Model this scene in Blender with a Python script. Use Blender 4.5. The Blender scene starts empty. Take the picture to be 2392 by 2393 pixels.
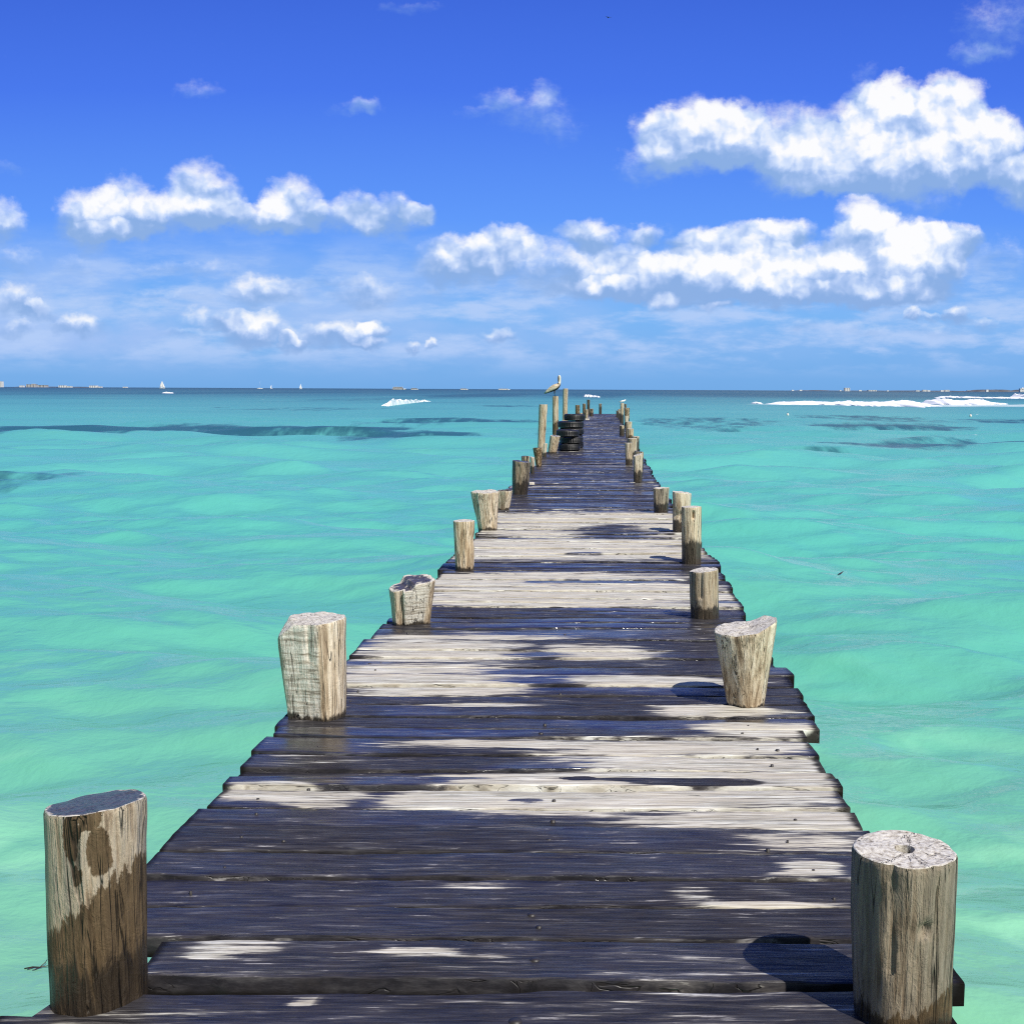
import bpy, bmesh, math, random
import numpy as np
from mathutils import Vector, Matrix

random.seed(7)
RNG = np.random.default_rng(11)
scene = bpy.context.scene
COL = scene.collection
R = math.radians

# ------------------------------------------------------------------ camera
CAM_H = 1.5                     # metres above the deck
FPX = 2565.0 / 2392.0           # focal length in picture widths
PITCH, ROLL = R(6.371), R(0.269)
cam = bpy.data.cameras.new("camera")
cam.sensor_fit = 'HORIZONTAL'
cam.sensor_width = 36.0
cam.lens = 36.0 * FPX
cam.shift_x = -(1405.0 - 1196.0) / 2392.0
cam.clip_start = 0.05
cam.clip_end = 60000.0
cam_ob = bpy.data.objects.new("camera", cam)
COL.objects.link(cam_ob)
r_, u_, b_ = Vector((1, 0, 0)), Vector((0, math.sin(PITCH), math.cos(PITCH))), Vector((0, -math.cos(PITCH), math.sin(PITCH)))
cr, sr = math.cos(ROLL), math.sin(ROLL)
rx, ux = r_ * cr + u_ * sr, u_ * cr - r_ * sr
cam_ob.matrix_world = Matrix(((rx.x, ux.x, b_.x, 0), (rx.y, ux.y, b_.y, 0), (rx.z, ux.z, b_.z, CAM_H), (0, 0, 0, 1)))
scene.camera = cam_ob

# ------------------------------------------------------------------ light and exposure
SUN_EL, SUN_AZ = R(50), R(40)                    # azimuth: to the right of straight behind the camera
scene.view_settings.view_transform = 'Standard'
scene.view_settings.look = 'None'
scene.view_settings.exposure = 0.0
scene.view_settings.gamma = 1.0
sun = bpy.data.lights.new("sun", 'SUN')
sun.energy = 5.0
sun.angle = R(0.5)
sun.color = (1.0, 0.955, 0.88)
sun_ob = bpy.data.objects.new("sun", sun)
COL.objects.link(sun_ob)
sdir = Vector((math.sin(SUN_AZ) * math.cos(SUN_EL), -math.cos(SUN_AZ) * math.cos(SUN_EL), math.sin(SUN_EL)))
sun_ob.rotation_euler = sdir.to_track_quat('Z', 'Y').to_euler()
sun_ob.location = sdir * 50


class NT:
    """small helper to write node graphs"""
    def __init__(self, tree):
        self.t = tree
        self.n, self.l = tree.nodes, tree.links

    def new(self, typ, **kw):
        nd = self.n.new(typ)
        for k, v in kw.items():
            setattr(nd, k, v)
        return nd

    def put(self, sock, v):
        if isinstance(v, bpy.types.NodeSocket):
            self.l.new(v, sock)
        elif v is not None:
            sock.default_value = v

    def math(self, op, a, b=None, c=None, clamp=False):
        nd = self.new('ShaderNodeMath', operation=op, use_clamp=clamp)
        for i, v in enumerate((a, b, c)):
            if v is not None:
                self.put(nd.inputs[i], v)
        return nd.outputs[0]

    def vmath(self, op, a, b=None, c=None):
        nd = self.new('ShaderNodeVectorMath', operation=op)
        for i, v in enumerate((a, b, c)):
            if v is not None:
                self.put(nd.inputs[i], v)
        return nd.outputs['Value'] if op in ('DOT_PRODUCT', 'LENGTH') else nd.outputs['Vector']

    def mix(self, f, a, b):
        nd = self.new('ShaderNodeMix', data_type='RGBA')
        self.put(nd.inputs[0], f)
        self.put(nd.inputs[6], a)
        self.put(nd.inputs[7], b)
        return nd.outputs[2]

    def fmix(self, f, a, b):
        nd = self.new('ShaderNodeMix', data_type='FLOAT')
        self.put(nd.inputs[0], f)
        self.put(nd.inputs[2], a)
        self.put(nd.inputs[3], b)
        return nd.outputs[0]

    def smooth(self, v, lo, hi, to0=0.0, to1=1.0):
        nd = self.new('ShaderNodeMapRange', interpolation_type='SMOOTHSTEP')
        self.put(nd.inputs[0], v)
        for i, x in enumerate((lo, hi, to0, to1)):
            self.put(nd.inputs[i + 1], x)
        return nd.outputs[0]

    def noise(self, vec, scale, detail=4.0, rough=0.55, dist=0.0, dims='3D', out=0):
        nd = self.new('ShaderNodeTexNoise', noise_dimensions=dims)
        self.put(nd.inputs['Vector'], vec)
        nd.inputs['Scale'].default_value = scale
        nd.inputs['Detail'].default_value = detail
        nd.inputs['Roughness'].default_value = rough
        nd.inputs['Distortion'].default_value = dist
        return nd.outputs[out]

    def ramp(self, f, stops, interp='LINEAR'):
        nd = self.new('ShaderNodeValToRGB')
        cr_ = nd.color_ramp
        cr_.interpolation = interp
        while len(cr_.elements) < len(stops):
            cr_.elements.new(0.5)
        for e, (p, c) in zip(cr_.elements, stops):
            e.position = p
            e.color = (c[0], c[1], c[2], 1) if len(c) == 3 else c
        self.put(nd.inputs[0], f)
        return nd.outputs[0]

    def scale(self, vec, s):
        return self.vmath('MULTIPLY', vec, s)

    def attr(self, name, out='Fac'):
        nd = self.new('ShaderNodeAttribute', attribute_name=name)
        return nd.outputs[out]

    def bump(self, h, strength, dist, normal=None):
        nd = self.new('ShaderNodeBump')
        nd.inputs['Strength'].default_value = strength
        nd.inputs['Distance'].default_value = dist
        self.put(nd.inputs['Height'], h)
        if normal is not None:
            self.put(nd.inputs['Normal'], normal)
        return nd.outputs[0]


def lin(r, g, b):
    f = lambda c: ((c / 255 + 0.055) / 1.055) ** 2.4 if c > 10.3 else c / 255 / 12.92
    return (f(r), f(g), f(b))


# ------------------------------------------------------------------ sky with its clouds
# cumulus puffs: (x/y, z/y of the direction, half width, half height, density)
CLOUDS= [(-0.4542, 0.1469, 0.0266, 0.0244, 1),
          (-0.4232, 0.1597, 0.0266, 0.0222, 0.8),
          (-0.4329, 0.1364, 0.0289, 0.0089, 1),
          (-0.3557, 0.1685, 0.0266, 0.0266, 1),
          (-0.3845, 0.1514, 0.0311, 0.02, 0.7),
          (-0.3411, 0.1516, 0.02, 0.0178, 0.6),
          (-0.278, 0.1604, 0.0244, 0.0211, 1),
          (-0.3021, 0.1497, 0.0244, 0.0133, 0.9),
          (-0.2282, 0.1543, 0.0266, 0.0167, 0.8),
          (-0.1892, 0.1523, 0.0311, 0.0155, 0.75),
          (-0.1631, 0.1567, 0.0133, 0.0089, 0.6),
          (-0.3062, 0.0856, 0.0311, 0.0133, 0.8),
          (-0.2122, 0.0839, 0.0266, 0.0111, 0.65),
          (-0.3138, 0.051, 0.0266, 0.0155, 1.0),
          (-0.3376, 0.0617, 0.0111, 0.0078, 0.8),
          (-0.279, 0.0403, 0.01, 0.0078, 0.9),
          (-0.2393, 0.047, 0.0378, 0.0111, 0.9),
          (-0.2085, 0.0515, 0.0133, 0.0078, 0.9),
          (-0.2065, 0.0396, 0.0155, 0.0056, 0.8),
          (-0.3595, 0.0616, 0.0122, 0.01, 0.6),
          (-0.4716, 0.0546, 0.0244, 0.01, 0.8),
          (-0.5274, 0.0781, 0.02, 0.0133, 0.75),
          (-0.5083, 0.0674, 0.0133, 0.0089, 0.75),
          (-0.5289, 0.05, 0.0178, 0.0089, 0.6),
          (-0.3754, 0.0475, 0.02, 0.0049, 0.5),
          (-0.3645, 0.1047, 0.0511, 0.0062, 0.45),
          (-0.2447, 0.0966, 0.0489, 0.0049, 0.4),
          (-0.3873, 0.0809, 0.0444, 0.0049, 0.4),
          (-0.5325, 0.1444, 0.0133, 0.0155, 0.8),
          (-0.5256, 0.1103, 0.0244, 0.0133, 0.5),
          (-0.4712, 0.1084, 0.0155, 0.01, 0.42),
          (-0.1713, 0.0397, 0.0089, 0.0044, 0.7),
          (-0.1494, 0.0398, 0.0058, 0.0044, 0.8),
          (-0.1257, 0.1133, 0.0365, 0.0197, 1.1),
          (-0.087, 0.1296, 0.0253, 0.0126, 1),
          (-0.0595, 0.1081, 0.0365, 0.0197, 0.65),
          (-0.0127, 0.1367, 0.0183, 0.0118, 0.75),
          (0.0341, 0.1369, 0.0135, 0.0101, 0.65),
          (0.0149, 0.1301, 0.0506, 0.0141, 0.38),
          (0.0095, 0.1058, 0.0365, 0.0197, 0.85),
          (-0.0014, 0.0894, 0.0393, 0.0096, 0.85),
          (0.062, 0.1006, 0.0506, 0.0183, 1),
          (0.12, 0.1036, 0.0562, 0.0239, 1),
          (0.0892, 0.1299, 0.0253, 0.0126, 1.1),
          (0.1359, 0.1334, 0.0309, 0.0135, 1.1),
          (0.1606, 0.1394, 0.0211, 0.0135, 1.1),
          (0.1891, 0.1012, 0.0703, 0.0239, 1.1),
          (0.2318, 0.1472, 0.0239, 0.0202, 1.2),
          (0.2435, 0.1258, 0.0422, 0.0253, 1.2),
          (0.2853, 0.1124, 0.0309, 0.0309, 1.1),
          (0.3188, 0.1355, 0.0163, 0.0135, 1.1),
          (0.2958, 0.126, 0.0253, 0.0169, 1.0),
          (0.0595, 0.0788, 0.018, 0.0079, 0.8),
          (0.0983, 0.0749, 0.018, 0.0056, 0.6),
          (0.2364, 0.0878, 0.059, 0.0118, 1),
          (0.3202, 0.0672, 0.0107, 0.0084, 0.9),
          (0.2773, 0.0675, 0.0067, 0.0056, 0.8),
          (0.2926, 0.0654, 0.0169, 0.0039, 0.6),
          (0.3455, 0.0596, 0.0107, 0.0067, 0.55),
          (-0.0929, 0.0458, 0.0155, 0.0067, 0.8),
          (-0.148, 0.0874, 0.0124, 0.0079, 0.5),
          (0.3126, 0.118, 0.0309, 0.0126, 0.35),
          (0.3596, 0.1155, 0.0253, 0.0197, 0.36),
          (0.1805, 0.0575, 0.0124, 0.0062, 0.45),
          (0.2319, 0.055, 0.0309, 0.0067, 0.42),
          (0.3014, 0.0512, 0.0253, 0.0067, 0.42),
          (0.0552, 0.2176, 0.0253, 0.0225, 0.95),
          (0.0851, 0.223, 0.0365, 0.0281, 1.05),
          (0.1096, 0.2258, 0.0281, 0.0253, 1),
          (0.1587, 0.2207, 0.0365, 0.0253, 0.75),
          (0.1965, 0.2341, 0.0211, 0.0174, 0.6),
          (0.2397, 0.2422, 0.0253, 0.0225, 1.0),
          (0.2583, 0.2554, 0.0225, 0.0183, 1.15),
          (0.3072, 0.253, 0.0239, 0.0225, 1.2),
          (0.2811, 0.2266, 0.0562, 0.0309, 0.9),
          (0.2001, 0.2024, 0.0562, 0.0253, 1.0),
          (0.2548, 0.1973, 0.0843, 0.0225, 1.0),
          (0.3224, 0.2135, 0.0422, 0.0309, 0.9),
          (0.3493, 0.2216, 0.0225, 0.0225, 0.7),
          (0.3784, 0.1846, 0.0309, 0.0211, 1.1),
          (0.0363, 0.1963, 0.0253, 0.0155, 0.5),
          (0.187, 0.1784, 0.045, 0.0096, 0.5),
          (0.2832, 0.1682, 0.0309, 0.0146, 0.45),
          (-0.0646, 0.2434, 0.0337, 0.0169, 0.44),
          (-0.0538, 0.2592, 0.0126, 0.0112, 0.4),
          (-0.0945, 0.2551, 0.0141, 0.009, 0.38),
          (-0.1136, 0.2432, 0.0197, 0.0056, 0.3),
          (-0.0347, 0.2251, 0.0197, 0.0126, 0.3),
          (0.345, 0.3182, 0.0365, 0.0225, 0.42),
          (0.3299, 0.2948, 0.0281, 0.0073, 0.45),
          (0.2252, 0.2735, 0.0126, 0.0118, 0.3),
          (-0.353, 0.26, 0.0198, 0.0074, 0.36),
          (-0.2087, 0.2448, 0.0096, 0.0068, 0.42),
          (-0.2169, 0.2443, 0.0226, 0.0057, 0.3),
          (-0.1718, 0.3339, 0.0254, 0.0057, 0.34),
          (-0.5258, 0.1929, 0.0198, 0.0068, 0.32)]
world = bpy.data.worlds.new("World")
scene.world = world
world.use_nodes = True
wt = NT(world.node_tree)
wt.n.clear()
out = wt.new('ShaderNodeOutputWorld')
bg = wt.new('ShaderNodeBackground')
bg.inputs['Strength'].default_value = 0.07
wt.l.new(bg.outputs[0], out.inputs[0])
sky = wt.new('ShaderNodeTexSky', sky_type='NISHITA')
sky.sun_disc = False
sky.sun_elevation = SUN_EL
sky.sun_rotation = R(180) - SUN_AZ
sky.air_density = 1.0
sky.dust_density = 0.3
sky.ozone_density = 2.5
tc = wt.new('ShaderNodeTexCoord')
D = tc.outputs['Generated']
sp = wt.new('ShaderNodeSeparateXYZ')
wt.l.new(D, sp.inputs[0])
ysafe = wt.math('MAXIMUM', sp.outputs[1], 0.08)
uu = wt.math('DIVIDE', sp.outputs[0], ysafe)
vv = wt.math('DIVIDE', sp.outputs[2], ysafe)
cx = wt.new('ShaderNodeCombineXYZ')
wt.put(cx.inputs[0], uu)
wt.put(cx.inputs[1], vv)
UV = cx.outputs[0]
# warp the puffs' outlines
nz1 = wt.noise(UV, 24.0, 3.0, 0.5, dims='2D', out=1)
nz2 = wt.noise(wt.scale(UV, (1.0, 1.1, 1.0)), 62.0, 5.0, 0.58, dims='2D', out=1)
w1 = wt.vmath('MULTIPLY_ADD', nz1, (0.026, 0.020, 0.0), (-0.013, -0.010, 0.0))
w2 = wt.vmath('MULTIPLY_ADD', nz2, (0.014, 0.012, 0.0), (-0.007, -0.006, 0.0))
UVW = wt.vmath('ADD', UV, wt.vmath('ADD', w1, w2))
tot, hgt = None, None
for ci, (pu, pv, ru, rv, s) in enumerate(CLOUDS):
    if ci % 8 == 7:                          # evaluated in batches, one after the other
        UVW = wt.vmath('ADD', UVW, wt.math('MULTIPLY', tot, 1e-9))
    ru, rv, s = ru * 1.42, rv * 1.38, (s if s > 0.5 else s * 0.78)
    p = wt.vmath('MULTIPLY_ADD', UVW, (1 / ru, 1 / rv, 0), (-pu / ru, -pv / rv, 0))
    q = wt.vmath('DOT_PRODUCT', p, p)
    t = wt.math('MULTIPLY_ADD', q, -s, s, clamp=True)
    sy = wt.new('ShaderNodeSeparateXYZ')
    wt.l.new(p, sy.inputs[0])
    if tot is None:
        tot = t
        hgt = wt.math('MULTIPLY', t, sy.outputs[1])
    else:
        tot = wt.math('ADD', tot, t)
        hgt = wt.math('MULTIPLY_ADD', t, sy.outputs[1], hgt)
fine = wt.noise(wt.scale(UV, (1.0, 1.5, 1.0)), 110.0, 5.0, 0.6, dims='2D')
bilv = wt.vmath('ADD', UV, wt.vmath('MULTIPLY_ADD', nz2, (0.010, 0.010, 0.0), (-0.005, -0.005, 0.0)))
bil = wt.noise(bilv, 30.0, 3.0, 0.5, dims='2D')
bil2 = wt.noise(wt.vmath('ADD', bilv, (0.004, 0.009, 0)), 30.0, 3.0, 0.5, dims='2D')
dens = wt.math('ADD', tot, wt.math('MULTIPLY_ADD', fine, 0.34, -0.17))
cover = wt.math('MULTIPLY', wt.smooth(dens, 0.04, 0.95), 0.97)
front = wt.smooth(sp.outputs[1], 0.05, 0.25)
# thin scattered cloud low over the horizon
low = wt.noise(wt.vmath('ADD', wt.scale(UV, (1.0, 3.6, 1.0)), (3.1, 0.7, 0.0)), 13.0, 6.0, 0.58, dims='2D')
lowband = wt.math('MULTIPLY', wt.smooth(vv, 0.008, 0.04), wt.math('SUBTRACT', 1.0, wt.smooth(vv, 0.075, 0.15)))
lowc = wt.math('MULTIPLY', wt.smooth(low, 0.38, 0.70), wt.math('MULTIPLY', lowband, 0.9))
relh = wt.math('DIVIDE', hgt, wt.math('MAXIMUM', tot, 0.05))
slope = wt.math('SUBTRACT', bil, bil2)
lit = wt.math('MULTIPLY_ADD', relh, 0.85, 0.25)
lit = wt.math('MULTIPLY_ADD', slope, 1.5, lit)
lit = wt.math('ADD', lit, wt.math('MULTIPLY', wt.smooth(dens, 0.25, 2.8), 0.56))
lit = wt.smooth(lit, 0.0, 1.0)
cloudcol = wt.ramp(lit, [(0.0, lin(140, 176, 228)), (0.3, lin(176, 201, 244)), (0.6, lin(214, 229, 254)), (0.88, (1.0, 1.0, 1.0))])
skyfac = wt.smooth(sp.outputs[2], -0.02, 0.5)
blue = wt.ramp(wt.math('MULTIPLY_ADD', vv, 1.0 / 0.42, 0.0, clamp=True),
               [(0.0, lin(112, 172, 234)), (0.16, lin(120, 182, 248)), (0.36, lin(94, 154, 254)), (0.62, lin(70, 120, 240)), (1.0, lin(50, 88, 206))])
blue10 = wt.vmath('SCALE', blue)
blue10.node.inputs['Scale'].default_value = 1 / 0.07
base = wt.mix(wt.math('MULTIPLY', front, 0.94), sky.outputs[0], blue10)
cl10 = wt.vmath('SCALE', cloudcol)
cl10.node.inputs['Scale'].default_value = 1 / 0.07
lowcol = wt.vmath('MULTIPLY', (14.3, 14.3, 14.3), lin(180, 206, 248))
hz = wt.math('MULTIPLY', wt.math('MULTIPLY', wt.smooth(vv, 0.0, 0.045), wt.math('SUBTRACT', 1.0, wt.smooth(vv, 0.07, 0.15))), wt.smooth(uu, 0.15, -0.45, 0.22, 0.85))
hz = wt.math('MULTIPLY', hz, wt.smooth(wt.noise(wt.scale(UV, (1.0, 2.6, 1.0)), 7.0, 5.0, 0.55, dims='2D'), 0.25, 0.65))
base = wt.mix(wt.math('MULTIPLY', hz, front), base, wt.vmath('MULTIPLY', (14.3, 14.3, 14.3), lin(168, 196, 245)))
c1 = wt.mix(wt.math('MULTIPLY', lowc, front), base, lowcol)
c2 = wt.mix(wt.math('MULTIPLY', cover, front), c1, cl10)
wt.l.new(c2, bg.inputs['Color'])
world.cycles.sampling_method = 'MANUAL'
world.cycles.sample_map_resolution = 512
scene.cycles.use_denoising = False
scene.cycles.filter_width = 1.15
scene.cycles.max_bounces = 6
scene.cycles.diffuse_bounces = 3
scene.cycles.glossy_bounces = 3
scene.cycles.caustics_reflective = False
scene.cycles.caustics_refractive = False


# ------------------------------------------------------------------ numpy noise
def vnoise(p, seed=0):
    """value noise in 0..1 for an (N,3) array"""
    p = np.asarray(p, dtype=np.float64)
    i = np.floor(p).astype(np.int64)
    f = p - i
    f = f * f * (3 - 2 * f)

    def h(x, y, z):
        n = (x * 374761393 + y * 668265263 + z * 1274126177 + seed * 974634751) & 0xFFFFFFFF
        n = ((n ^ (n >> 13)) * 1103515245) & 0xFFFFFFFF
        n = ((n ^ (n >> 16)) * 668265263) & 0xFFFFFFFF
        return ((n ^ (n >> 15)) & 0xFFFF) / 65535.0
    x, y, z = i[:, 0], i[:, 1], i[:, 2]
    r = 0
    for dx in (0, 1):
        for dy in (0, 1):
            for dz in (0, 1):
                w = (f[:, 0] if dx else 1 - f[:, 0]) * (f[:, 1] if dy else 1 - f[:, 1]) * (f[:, 2] if dz else 1 - f[:, 2])
                r = r + w * h(x + dx, y + dy, z + dz)
    return r


def fbm(p, octaves=4, seed=0, gain=0.5):
    r, a, s, k = 0, 1.0, 0, 1.0
    p = np.asarray(p, dtype=np.float64)
    for o in range(octaves):
        r = r + a * vnoise(p * k, seed + o * 17)
        s += a
        a *= gain
        k *= 2.03
    return r / s


def sstep(x, a, b):
    t = np.clip((x - a) / (b - a), 0, 1)
    return t * t * (3 - 2 * t)


# ------------------------------------------------------------------ object helpers
def mesh_obj(name, verts, faces, mats, parent=None, attrs=None, smooth=True, mat_idx=None, loc=(0, 0, 0)):
    me = bpy.data.meshes.new(name)
    verts = np.asarray(verts, dtype=np.float32)
    me.from_pydata(verts.tolist(), [], faces if isinstance(faces, list) else faces.tolist())
    for m in (mats if isinstance(mats, (list, tuple)) else [mats]):
        me.materials.append(m)
    if mat_idx is not None:
        me.polygons.foreach_set('material_index', np.asarray(mat_idx, dtype=np.int32))
    if attrs:
        for k, v in attrs.items():
            a = me.attributes.new(k, 'FLOAT', 'POINT')
            a.data.foreach_set('value', np.asarray(v, dtype=np.float32))
    if smooth:
        me.polygons.foreach_set('use_smooth', np.ones(len(me.polygons), dtype=bool))
    me.update()
    o = bpy.data.objects.new(name, me)
    COL.objects.link(o)
    o.location = loc
    if parent is not None:
        o.parent = parent
    return o


def empty(name, loc=(0, 0, 0), rz=0.0):
    o = bpy.data.objects.new(name, None)
    o.empty_display_size = 0.2
    COL.objects.link(o)
    o.location = loc
    o.rotation_euler = (0, 0, rz)
    return o


def tag(o, label=None, cat=None, group=None, kind=None):
    if label:
        o['label'] = label
    if cat:
        o['category'] = cat
    if group:
        o['group'] = group
    if kind:
        o['kind'] = kind
    return o


class MB:
    """collects boxes, tubes and lathes into one mesh"""
    def __init__(self):
        self.v, self.f = [], []

    def add(self, v, f):
        n = len(self.v)
        self.v += [tuple(p) for p in v]
        self.f += [tuple(i + n for i in q) for q in f]

    def box(self, c, s, rz=0.0, taper=1.0):
        x, y, z = s[0] / 2, s[1] / 2, s[2] / 2
        ca, sa = math.cos(rz), math.sin(rz)
        vs = []
        for dz in (-1, 1):
            k = taper if dz > 0 else 1.0
            for dx, dy in ((-1, -1), (1, -1), (1, 1), (-1, 1)):
                a, b = dx * x * k, dy * y * k
                vs.append((c[0] + a * ca - b * sa, c[1] + a * sa + b * ca, c[2] + dz * z))
        self.add(vs, [(0, 3, 2, 1), (4, 5, 6, 7), (0, 1, 5, 4), (1, 2, 6, 5), (2, 3, 7, 6), (3, 0, 4, 7)])

    def tube(self, pts, rad, n=10, cap=True, flat=None):
        pts = [Vector(p) for p in pts]
        rad = rad if isinstance(rad, (list, tuple)) else [rad] * len(pts)
        vs, fs = [], []
        up = Vector((0, 0, 1))
        for i, p in enumerate(pts):
            t = (pts[min(i + 1, len(pts) - 1)] - pts[max(i - 1, 0)]).normalized()
            a = t.cross(up)
            if a.length < 1e-3:
                a = Vector((1, 0, 0))
            a.normalize()
            b = a.cross(t).normalized()
            ra, rb = (rad[i], rad[i]) if not isinstance(rad[i], tuple) else rad[i]
            for k in range(n):
                th = 2 * math.pi * k / n
                vs.append(p + a * ra * math.cos(th) + b * rb * math.sin(th))
        for i in range(len(pts) - 1):
            for k in range(n):
                k2 = (k + 1) % n
                fs.append((i * n + k, i * n + k2, (i + 1) * n + k2, (i + 1) * n + k))
        if cap:
            fs.append(tuple(range(n - 1, -1, -1)))
            fs.append(tuple((len(pts) - 1) * n + k for k in range(n)))
        self.add(vs, fs)

    def build(self, name, mat, parent=None, loc=(0, 0, 0), smooth=False):
        return mesh_obj(name, self.v, self.f, mat, parent, smooth=smooth, loc=loc)


def new_mat(name):
    m = bpy.data.materials.new(name)
    m.use_nodes = True
    nt = NT(m.node_tree)
    nt.n.clear()
    o = nt.new('ShaderNodeOutputMaterial')
    b = nt.new('ShaderNodeBsdfPrincipled')
    nt.l.new(b.outputs[0], o.inputs[0])
    return m, nt, b


def plain(name, col, rough=0.6, var=0.12, scale=8.0, spec=0.5):
    m, nt, b = new_mat(name)
    tcn = nt.new('ShaderNodeTexCoord')
    n = nt.noise(tcn.outputs['Object'], scale, 4.0, 0.6)
    lo = tuple(c * (1 - var * 2) for c in col)
    hi = tuple(min(1, c * (1 + var)) for c in col)
    nt.put(b.inputs['Base Color'], nt.ramp(n, [(0.3, lo), (0.7, hi)]))
    b.inputs['Roughness'].default_value = rough
    b.inputs['Specular IOR Level'].default_value = spec
    return m


# ------------------------------------------------------------------ sea
WATER_Z = -1.3
GRASS= [(-35.9, 72.2, 6.2, 12.0, 1), (-30.7, 76.6, 4.5, 8.8, 1), (-22.8, 74.3, 4.3, 8.3, 1), (-16.0, 75.6, 4.2, 10.1, 1), (-10.1, 65.0, 3.7, 7.5, 0.9), (-11.8, 93.6, 6.2, 10.8, 0.75), (-19.6, 69.6, 3.1, 4.0, 0.8), (-17.1, 31.6, 1.8, 3.6, 0.5), (-17.3, 31.2, 0.9, 2.0, 0.5), (9.2, 93.5, 6.8, 18.6, 0.5), (22.1, 86.7, 4.5, 10.3, 0.9), (27.8, 112.8, 5.9, 14.7, 0.55), (38.9, 104.1, 5.3, 10.4, 0.6), (18.0, 56.6, 6.3, 4.2, 1), (18.0, 60.4, 3.0, 4.0, 0.5), (10.0, 50.1, 1.4, 1.7, 0.5), (-3.5, 72.8, 1.4, 7.3, 0.3), (-58.7, 280.4, 14.4, 42.4, 0.4), (-17.8, 184.2, 6.6, 11.7, 0.5), (-51.1, 546.2, 22.9, 234.6, 0.8), (-2.5, 774.1, 22.1, 443.5, 0.9), (111.5, 813.1, 95.0, 491.3, 0.7), (-209.2, 636.7, 46.3, 288.4, 0.6), (-40.7, 148.3, 11.2, 12.1, 0.35), (-53.6, 158.0, 1.7, 6.9, 0.6)]
m_sea, nt, b = new_mat("sea_water")
geo = nt.new('ShaderNodeNewGeometry')
P = geo.outputs['Position']
spw = nt.new('ShaderNodeSeparateXYZ')
nt.l.new(P, spw.inputs[0])
deep = nt.attr('depth')
weed = nt.attr('seagrass')
nA = nt.noise(nt.scale(P, (0.05, 0.12, 0.0)), 1.0, 5.0, 0.6)
nB = nt.noise(nt.scale(P, (0.35, 0.8, 0.0)), 1.0, 5.0, 0.6)
nC = nt.noise(nt.scale(P, (0.012, 0.03, 0.0)), 1.0, 4.0, 0.55)
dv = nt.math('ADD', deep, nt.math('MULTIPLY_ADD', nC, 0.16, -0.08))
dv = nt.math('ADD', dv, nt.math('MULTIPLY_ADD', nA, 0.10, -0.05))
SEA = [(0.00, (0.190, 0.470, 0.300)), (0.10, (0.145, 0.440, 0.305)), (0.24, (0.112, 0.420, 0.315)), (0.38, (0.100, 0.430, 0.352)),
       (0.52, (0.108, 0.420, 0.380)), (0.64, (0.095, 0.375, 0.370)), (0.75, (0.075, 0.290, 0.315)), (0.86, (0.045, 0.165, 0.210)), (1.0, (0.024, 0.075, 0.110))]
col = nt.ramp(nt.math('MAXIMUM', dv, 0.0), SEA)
# sandy and greener clouds of water
col = nt.mix(nt.math('MULTIPLY', nt.smooth(nB, 0.45, 0.8), 0.12), col, (0.17, 0.50, 0.25, 1))
nW = nt.noise(nt.scale(P, (0.22, 0.11, 0.0)), 1.0, 6.0, 0.66, 0.4)
wv = nt.math('ADD', weed, nt.math('ADD', nt.math('MULTIPLY_ADD', nW, 1.7, -0.85), nt.math('MULTIPLY_ADD', nt.noise(nt.scale(P, (0.9, 0.28, 0.0)), 1.0, 5.0, 0.65), 1.6, -0.8)))
wm = nt.math('MULTIPLY', nt.smooth(wv, 0.12, 0.85), nt.math('MULTIPLY', nt.smooth(weed, 0.02, 0.3), 0.9))
col = nt.mix(wm, col, (0.022, 0.090, 0.125, 1))
# soft net of ripple-focused light, painted into the shallow water's colour
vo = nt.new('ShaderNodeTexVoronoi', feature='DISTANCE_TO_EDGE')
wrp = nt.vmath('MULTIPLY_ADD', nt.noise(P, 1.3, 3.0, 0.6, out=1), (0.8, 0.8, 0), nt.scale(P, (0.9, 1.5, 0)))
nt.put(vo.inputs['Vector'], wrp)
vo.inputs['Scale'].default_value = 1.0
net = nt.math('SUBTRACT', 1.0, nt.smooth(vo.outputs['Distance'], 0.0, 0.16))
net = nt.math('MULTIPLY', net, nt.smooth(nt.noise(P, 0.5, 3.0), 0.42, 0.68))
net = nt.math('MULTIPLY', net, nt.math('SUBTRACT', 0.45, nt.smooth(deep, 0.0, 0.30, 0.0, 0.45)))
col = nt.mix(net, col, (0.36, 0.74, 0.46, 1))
# little flecks of foam out on the water
fl = nt.noise(nt.scale(P, (0.16, 0.05, 0.0)), 1.0, 6.0, 0.72)
fl2 = nt.noise(nt.scale(P, (1.3, 0.5, 0.0)), 1.0, 3.0, 0.6)
fm = nt.math('MULTIPLY', nt.smooth(fl, 0.66, 0.70), nt.smooth(fl2, 0.5, 0.6))
fm = nt.math('MULTIPLY', fm, nt.smooth(deep, 0.50, 0.66))
foam = nt.math('MAXIMUM', fm, nt.math('MULTIPLY', nt.attr('foam'), nt.smooth(nB, 0.25, 0.6)))
col = nt.mix(foam, col, (0.85, 0.88, 0.88, 1))
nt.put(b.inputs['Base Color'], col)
nt.put(b.inputs['Roughness'], nt.math('MULTIPLY_ADD', foam, 0.5, nt.smooth(deep, 0.1, 0.7, 0.14, 0.36)))
b.inputs['IOR'].default_value = 1.333
nt.put(b.inputs['Specular IOR Level'], nt.smooth(deep, 0.30, 0.64, 0.40, 0.06))
rip = nt.noise(nt.scale(P, (2.6, 4.4, 0.0)), 1.0, 4.0, 0.55, 0.2)
rip2 = nt.noise(nt.scale(P, (0.40, 0.62, 0.0)), 1.0, 3.0, 0.5, 0.1)
rip3 = nt.noise(nt.scale(P, (6.5, 11.0, 0.0)), 1.0, 4.0, 0.55, 0.2)
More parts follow.
